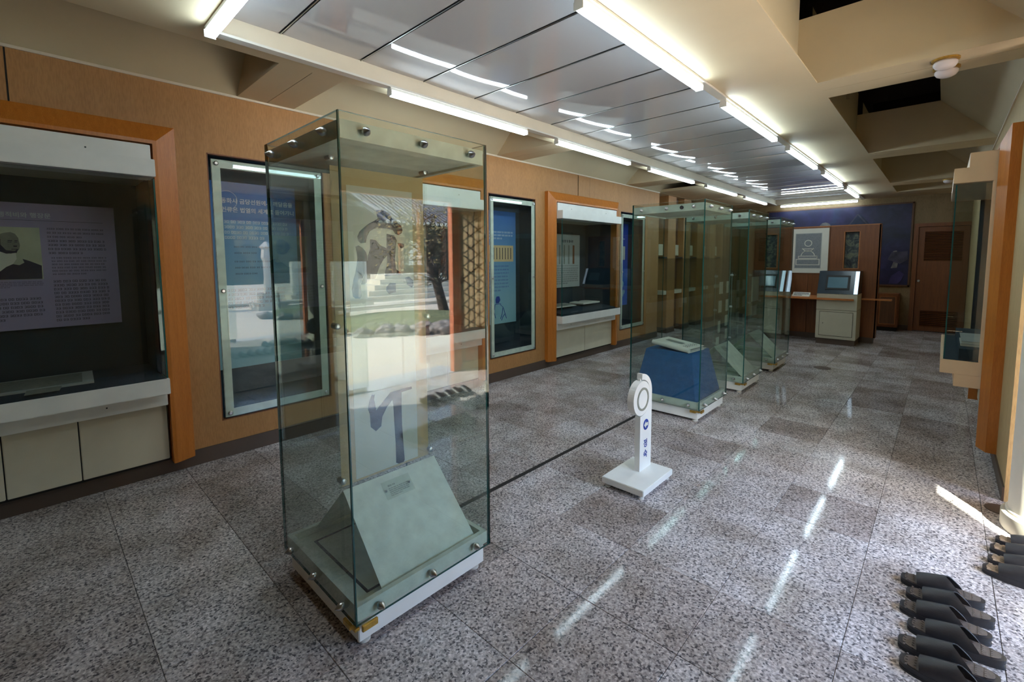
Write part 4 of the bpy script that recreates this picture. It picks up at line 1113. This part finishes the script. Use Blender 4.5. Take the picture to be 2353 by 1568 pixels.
# ------------------------------------------------------------------ slippers
def outline(n=36, L_=.275, wf=.050, wh=.037):
    pts = []
    for i in range(n):
        a = 2 * math.pi * i / n
        u = (1 - math.cos(a)) / 2                   # 0 toe .. 1 heel
        s_ = math.sin(a)
        w = (wf * (1 - u) ** .9 + wh * u ** .9) * (1 - .13 * math.sin(math.pi * u) ** 2 * (1 if s_ > 0 else .5))
        sg = 1 if s_ >= 0 else -1
        pts.append((L_ * u, sg * w * abs(s_) ** .62))
    return pts
OUT = outline()
def slipper_mesh(tan):
    def slab(z0, z1, k):
        mb = MB(); n = len(OUT)
        P = lambda p, z: ((p[0] - .1375) * k + .1375, p[1] * k, z + .010 * (p[0] / .275) ** 2 * (1 if z > .01 else 0))
        vs = [P(p, z0) for p in OUT] + [P(p, z1) for p in OUT]
        mb.add(vs, [tuple(range(n - 1, -1, -1)), tuple(range(n, 2 * n))] + [(i, (i + 1) % n, n + (i + 1) % n, n + i) for i in range(n)])
        return mb
    out = []
    out.append(('outsole', slab(0, .009, 1.0), 'rubber'))
    out.append(('midsole', slab(.009, .0125, .975), 'rubber'))
    out.append(('sole', slab(.0125, .026, 1.0), 'rubber'))
    fb = slab(.026, .0285, .90)
    out.append(('footbed', fb, 'rubbertan' if tan else 'rubber2'))
    nub = MB()
    for i in range(10):
        for j in range(-2, 3):
            u = .018 + i * .024
            wv = .040 if u < .12 else .030
            y = j * wv * .38
            z = .0285 + .010 * (u / .275) ** 2
            nub.box(u, u + .013 if tan else u + .006, y - .0045, y + .0045, z - .001, z + .0022)
    out.append(('footbed_ribs', nub, 'rubbertan' if tan else 'rubber2'))
    # strap
    N, K = 18, 8; vs = []
    def half(u):
        e = min(OUT, key=lambda p: abs(p[0] - u) + (0 if p[1] > 0 else 9)); return e[1]
    for layer in (0, .0035):
        for i in range(K + 1):
            for j in range(N + 1):
                a = math.pi * j / N
                ca_ = abs(math.cos(a))
                u0 = .052 + .012 * ca_ ** 2 * (1 if math.cos(a) > 0 else .4); u1 = .150 + .060 * ca_ ** 2.2
                u = u0 + (u1 - u0) * i / K
                W_ = half(u) * 1.03 - layer; H_ = .030 + .040 * ((u - .04) / .12) ** .8 - layer if u < .16 else .030 + .040 - layer - (u - .16) * .4
                z = .012 + (H_ + .010) * (math.sin(a) ** .75)
                vs.append((u, math.cos(a) * W_ * (1 if True else 1), z))
    F = []; st_ = N + 1; o2 = (K + 1) * st_
    for i in range(K):
        for j in range(N):
            a = i * st_ + j
            F.append((a, a + 1, a + st_ + 1, a + st_)); F.append((o2 + a, o2 + a + st_, o2 + a + st_ + 1, o2 + a + 1))
    for j in range(N):
        F.append((j, o2 + j, o2 + j + 1, j + 1)); a = K * st_ + j; F.append((a, a + 1, o2 + a + 1, o2 + a))
    for i in range(K):
        for j in (0, N):
            a = i * st_ + j; F.append((a, a + st_, o2 + a + st_, o2 + a))
    out.append(('strap', MB().add(vs, F), 'rubber'))
    mk = MB()
    for q in range(3): mk.box(.088 + q * .012, .096 + q * .012, -.014, -.010, .0672 + q * .0032, .0682 + q * .0032)
    out.append(('strap_mark', mk, 'text_white'))
    return out
PROTO = {}
def slipper(x, y, rz, label, group, tan=False, s=1.0):
    if tan not in PROTO:
        me = []
        for n, mb, m in slipper_mesh(tan):
            o = mb.build(n, m, None, smooth=True); me.append(o)
        PROTO[tan] = [o.data for o in me]
        names = [o.name.split('.')[0] for o in me]
        PROTO[(tan, 'n')] = names
        for o in me: bpy.data.objects.remove(o)
    t = bpy.data.objects.new('slipper', None); COL.objects.link(t)
    t.location = (x, y, .0005); t.rotation_euler = (0, 0, rz); t.scale = (s, s, s)
    t['label'] = label; t['category'] = 'slipper'; t['group'] = group
    for n, me in zip(PROTO[(tan, 'n')], PROTO[tan]):
        o = bpy.data.objects.new(n, me); COL.objects.link(o); o.parent = t
G1 = 'black slippers in the near row'
near_row = [(-.068, 2.700, .02, 'topmost'), (-.045, 2.595, -.02, 'second from the top'), (-.060, 2.475, -.03, 'third from the top'), (-.030, 2.365, -.03, 'fourth from the top'), (-.052, 2.235, -.04, 'fifth from the top'), (-.042, 2.125, -.04, 'sixth from the top')]
for x, y, r, w in near_row: slipper(x, y, r, 'black open-toe slipper in the lower right row, %s' % w, G1)
G2 = 'black slippers by the column'
far_row = [(.275, 3.415, -.08, 'closest to the white column'), (.250, 3.300, -.12, 'second from the white column'), (.235, 3.165, -.06, 'third from the white column'), (.212, 3.055, -.14, 'fourth from the white column, nearest the camera')]
for x, y, r, w in far_row: slipper(x, y, r, 'dark slipper with worn tan footbed, %s' % w, G2, True)

G3 = 'black slippers inside the entrance'
for k, (x, y, r) in enumerate([(.64, 3.30, -.05), (.66, 3.19, -.1), (.63, 3.05, -.04), (.65, 2.94, -.1), (.62, 2.80, -.06)]):
    slipper(x, y, r, 'black slipper mirrored in the nearest glass case, %s' % ['first from the column', 'second from the column', 'middle of five', 'fourth from the column', 'last of five'][k], G3)

# ------------------------------------------------------------------ courtyard outside the entrance (seen in the glass)
g = MB(); g.box(1.95, 60, -40, 70, -.5, -.30); g.build('ground', 'soil', kind='structure')
box('path_kerb', 12.0, 12.5, -20, 40, -.30, -.18, 'stone', kind='structure')
def rock(x, y, z, r, sq=.7):
    bm = bmesh.new(); bmesh.ops.create_icosphere(bm, subdivisions=3, radius=1)
    sd = rnd.random() * 50
    from mathutils import noise as mn
    for v in bm.verts:
        f = 1 + .35 * mn.noise(v.co * 1.3 + Vector((sd, 0, 0))) + .12 * mn.noise(v.co * 4 + Vector((0, sd, 0)))
        v.co = Vector((v.co.x * r * f, v.co.y * r * f * 1.1, v.co.z * r * sq * f))
    me = bpy.data.meshes.new('garden_rock'); bm.to_mesh(me); bm.free()
    o = link('garden_rock', me, 'rock'); o.location = (x, y, z)
    return o
rk = [(6.75, 5.3, .20), (6.5, 5.75, .26), (6.35, 6.1, .26), (6.1, 6.55, .30), (5.8, 6.95, .34), (5.6, 7.5, .3), (7.4, 5.0, .22)]
rkn = ['leftmost but one in the reflection', 'third from the left', 'fourth from the left', 'large one left of the biggest', 'biggest, under the leaning tree', 'at the right end of the bed', 'leftmost in the reflection']
for k, (x, y, r) in enumerate(rk): tag(rock(x, y, -.22, r), 'grey garden rock reflected in the nearest case, ' + rkn[k], 'rock', 'rocks edging the courtyard bed')
bed = MB().lathe([(2.2, -.32), (2.1, -.16), (1.2, -.08), (.1, -.05)], (7.9, 7.6, 0), 'z', 24).build('grass_bed', 'grass', kind='stuff', smooth=True); bed['label'] = 'green planted bed behind the garden rocks, reflected in the glass'; bed['category'] = 'grass'
def tree(x, y, h, lean, nb, label, crown=True, sd=1):
    rr = random.Random(sd)
    t = thing('courtyard_tree', label, 'tree', (x, y, -.25))
    pts = [(x, y, -.25), (x + lean[0] * .3, y + lean[1] * .3, h * .25), (x + lean[0] * .6, y + lean[1] * .7, h * .5), (x + lean[0], y + lean[1], h * .75)]
    MB().tube(pts, .17, 10, 0, .09).build('trunk', 'bark', t, smooth=True)
    mb = MB()
    for i in range(nb):
        k = rr.randint(1, 3); p = Vector(pts[k]) + Vector((0, 0, rr.uniform(0, .3)))
        d = Vector((rr.uniform(-1, 1), rr.uniform(-1, 1), rr.uniform(-.1, 1))).normalized()
        l = rr.uniform(.6, 1.6); q = p + d * l * .5 + Vector((rr.uniform(-.15, .15), rr.uniform(-.15, .15), .05)); e = p + d * l + Vector((rr.uniform(-.3, .3), rr.uniform(-.3, .3), rr.uniform(-.2, .2)))
        mb.tube([p, q, e], .025, 4, 0, .006)
        for _ in range(4):
            e2 = e + Vector((rr.uniform(-.5, .5), rr.uniform(-.5, .5), rr.uniform(-.3, .4)))
            mb.tube([q, e2], .008, 3, 0, .003)
    mb.build('branches', 'bark', t, kind='stuff')
    if crown:
        mb = MB()
        for i in range(1600):
            c_ = Vector(pts[3]) + Vector((rr.gauss(0, .7), rr.gauss(0, .7), rr.gauss(.1, .55)))
            s_ = rr.uniform(.03, .07)
            a = Vector((rr.uniform(-1, 1), rr.uniform(-1, 1), rr.uniform(-1, 1))).normalized() * s_; b_ = a.orthogonal()
            mb.add([c_ - a, c_ + b_ * .6, c_ + a, c_ - b_ * .6], [(0, 1, 2, 3)])
        mb.build('foliage', 'leaf', t, kind='stuff')
tree(8.6, 9.2, 2.9, (.5, -.6), 60, 'leaning dark tree over the planted bed, reflected in the glass', True, 4)
tree(11.5, 3.5, 3.6, (.2, .3), 70, 'bare pale tree reflected in the near banner window', False, 9)
# hall across the yard
t = thing('temple_hall', 'hall with grey tiled roof across the courtyard, reflected in the glass', 'building', (20, 20, -.3))
box('plinth', 18.6, 24.2, 13.5, 27.2, -.30, .35, 'stone', t)
box('wall', 19.2, 24, 14.2, 27, .35, 3.7, 'hallwall', t)
for k in range(5): box('column', 19.0, 19.2, 14.3 + k * 3, 14.55 + k * 3, .35, 3.6, 'brown', t)
for k in range(4): box('white_panel', 19.15, 19.2, 15.0 + k * 3, 16.2 + k * 3, 1.2, 2.6, 'paper', t)
rf = MB(); rf.add([(17.6, 12.6, 3.45), (17.6, 28, 3.45), (22, 28, 5.6), (22, 12.6, 5.6), (26.4, 28, 3.45), (26.4, 12.6, 3.45)], [(0, 1, 2, 3), (3, 2, 4, 5)])
rf.add([(17.6, 12.6, 3.35), (17.6, 28, 3.35), (22, 28, 5.5), (22, 12.6, 5.5)], [(3, 2, 1, 0)])
rf.build('roof', 'tile', t)
rb = MB(); eb = MB()
for k in range(50):
    y = 12.7 + k * .31
    rb.tube([(17.55, y, 3.50), (19.7, y, 4.53), (22, y, 5.66)], .075, 6)
    eb.lathe([(.10, 0), (.10, .05)], (17.55, y, 3.46), 'x', 10, 0, -1)
rb.build('roof_tile_ribs', 'tile', t, kind='stuff'); eb.build('eave_tile_ends', 'paper', t, kind='stuff')
MB().tube([(22, 12.3, 5.95), (22, 12.8, 5.75), (22, 20, 5.7), (22, 28, 5.8)], .16, 8).build('ridge', 'stone', t)
MB().tube([(22, 12.6, 5.75), (19.5, 12.5, 4.6), (17.4, 12.3, 3.9)], .10, 8).build('verge_ridge', 'tile', t)
# stone terraces and steps
t = thing('stone_terrace', 'white stepped stone terrace across the yard, reflected in the glass', 'terrace', (15.5, 10, -.3))
for k in range(5): box('step', 14.6 + k * .38, 17.5, 9.6 + k * .5, 15.0, -.30 + k * .22, -.08 + k * .22, 'stone', t, bevel=.01)
t = thing('white_stone_marker', 'white stone marker with a carved ring across the yard', 'marker', (13.6, 8.7, -.3))
box('block', 13.4, 13.7, 8.15, 9.15, -.05, 1.45, 'paper', t, bevel=.01); box('foot', 13.2, 14.0, 8.0, 9.3, -.30, -.05, 'stone', t)
MB().tube([(13.39, 8.65 + .32 * math.cos(a * math.pi / 12), .75 + .32 * math.sin(a * math.pi / 12)) for a in range(25)], .018, 6).build('ring', 'greyposter', t)
t = thing('stone_lantern', 'slim stone lantern reflected in the near banner window', 'lantern', (10.4, 6.1, -.3))
box('foot', 9.9, 10.9, 5.6, 6.6, -.3, -.05, 'stone', t); box('foot', 10.1, 10.7, 5.8, 6.4, -.05, .3, 'stone', t)
MB().lathe([(.16, .3), (.13, .8), (.13, 1.5), (.2, 1.6), (.16, 1.9), (.24, 2.0), (.05, 2.2)], (10.4, 6.1, 0), 'z', 8).build('shaft', 'stone', t)
# wooded hill behind
mb = MB(); n1, n2 = 60, 10; vs = []
from mathutils import noise as mn
for i in range(n1 + 1):
    for j in range(n2 + 1):
        y = -40 + 110 * i / n1; q = j / n2
        x = 30 + 26 * q; z = -.5 + 17 * q ** .8 + 1.8 * mn.noise(Vector((y * .12, q * 3, 2))) + .7 * mn.noise(Vector((y * .6, q * 9, 7)))
        vs.append((x, y, z))
mb.add(vs, [(i * (n2 + 1) + j, (i + 1) * (n2 + 1) + j, (i + 1) * (n2 + 1) + j + 1, i * (n2 + 1) + j + 1) for i in range(n1) for j in range(n2)])
mb.build('hill', 'hill', kind='structure')
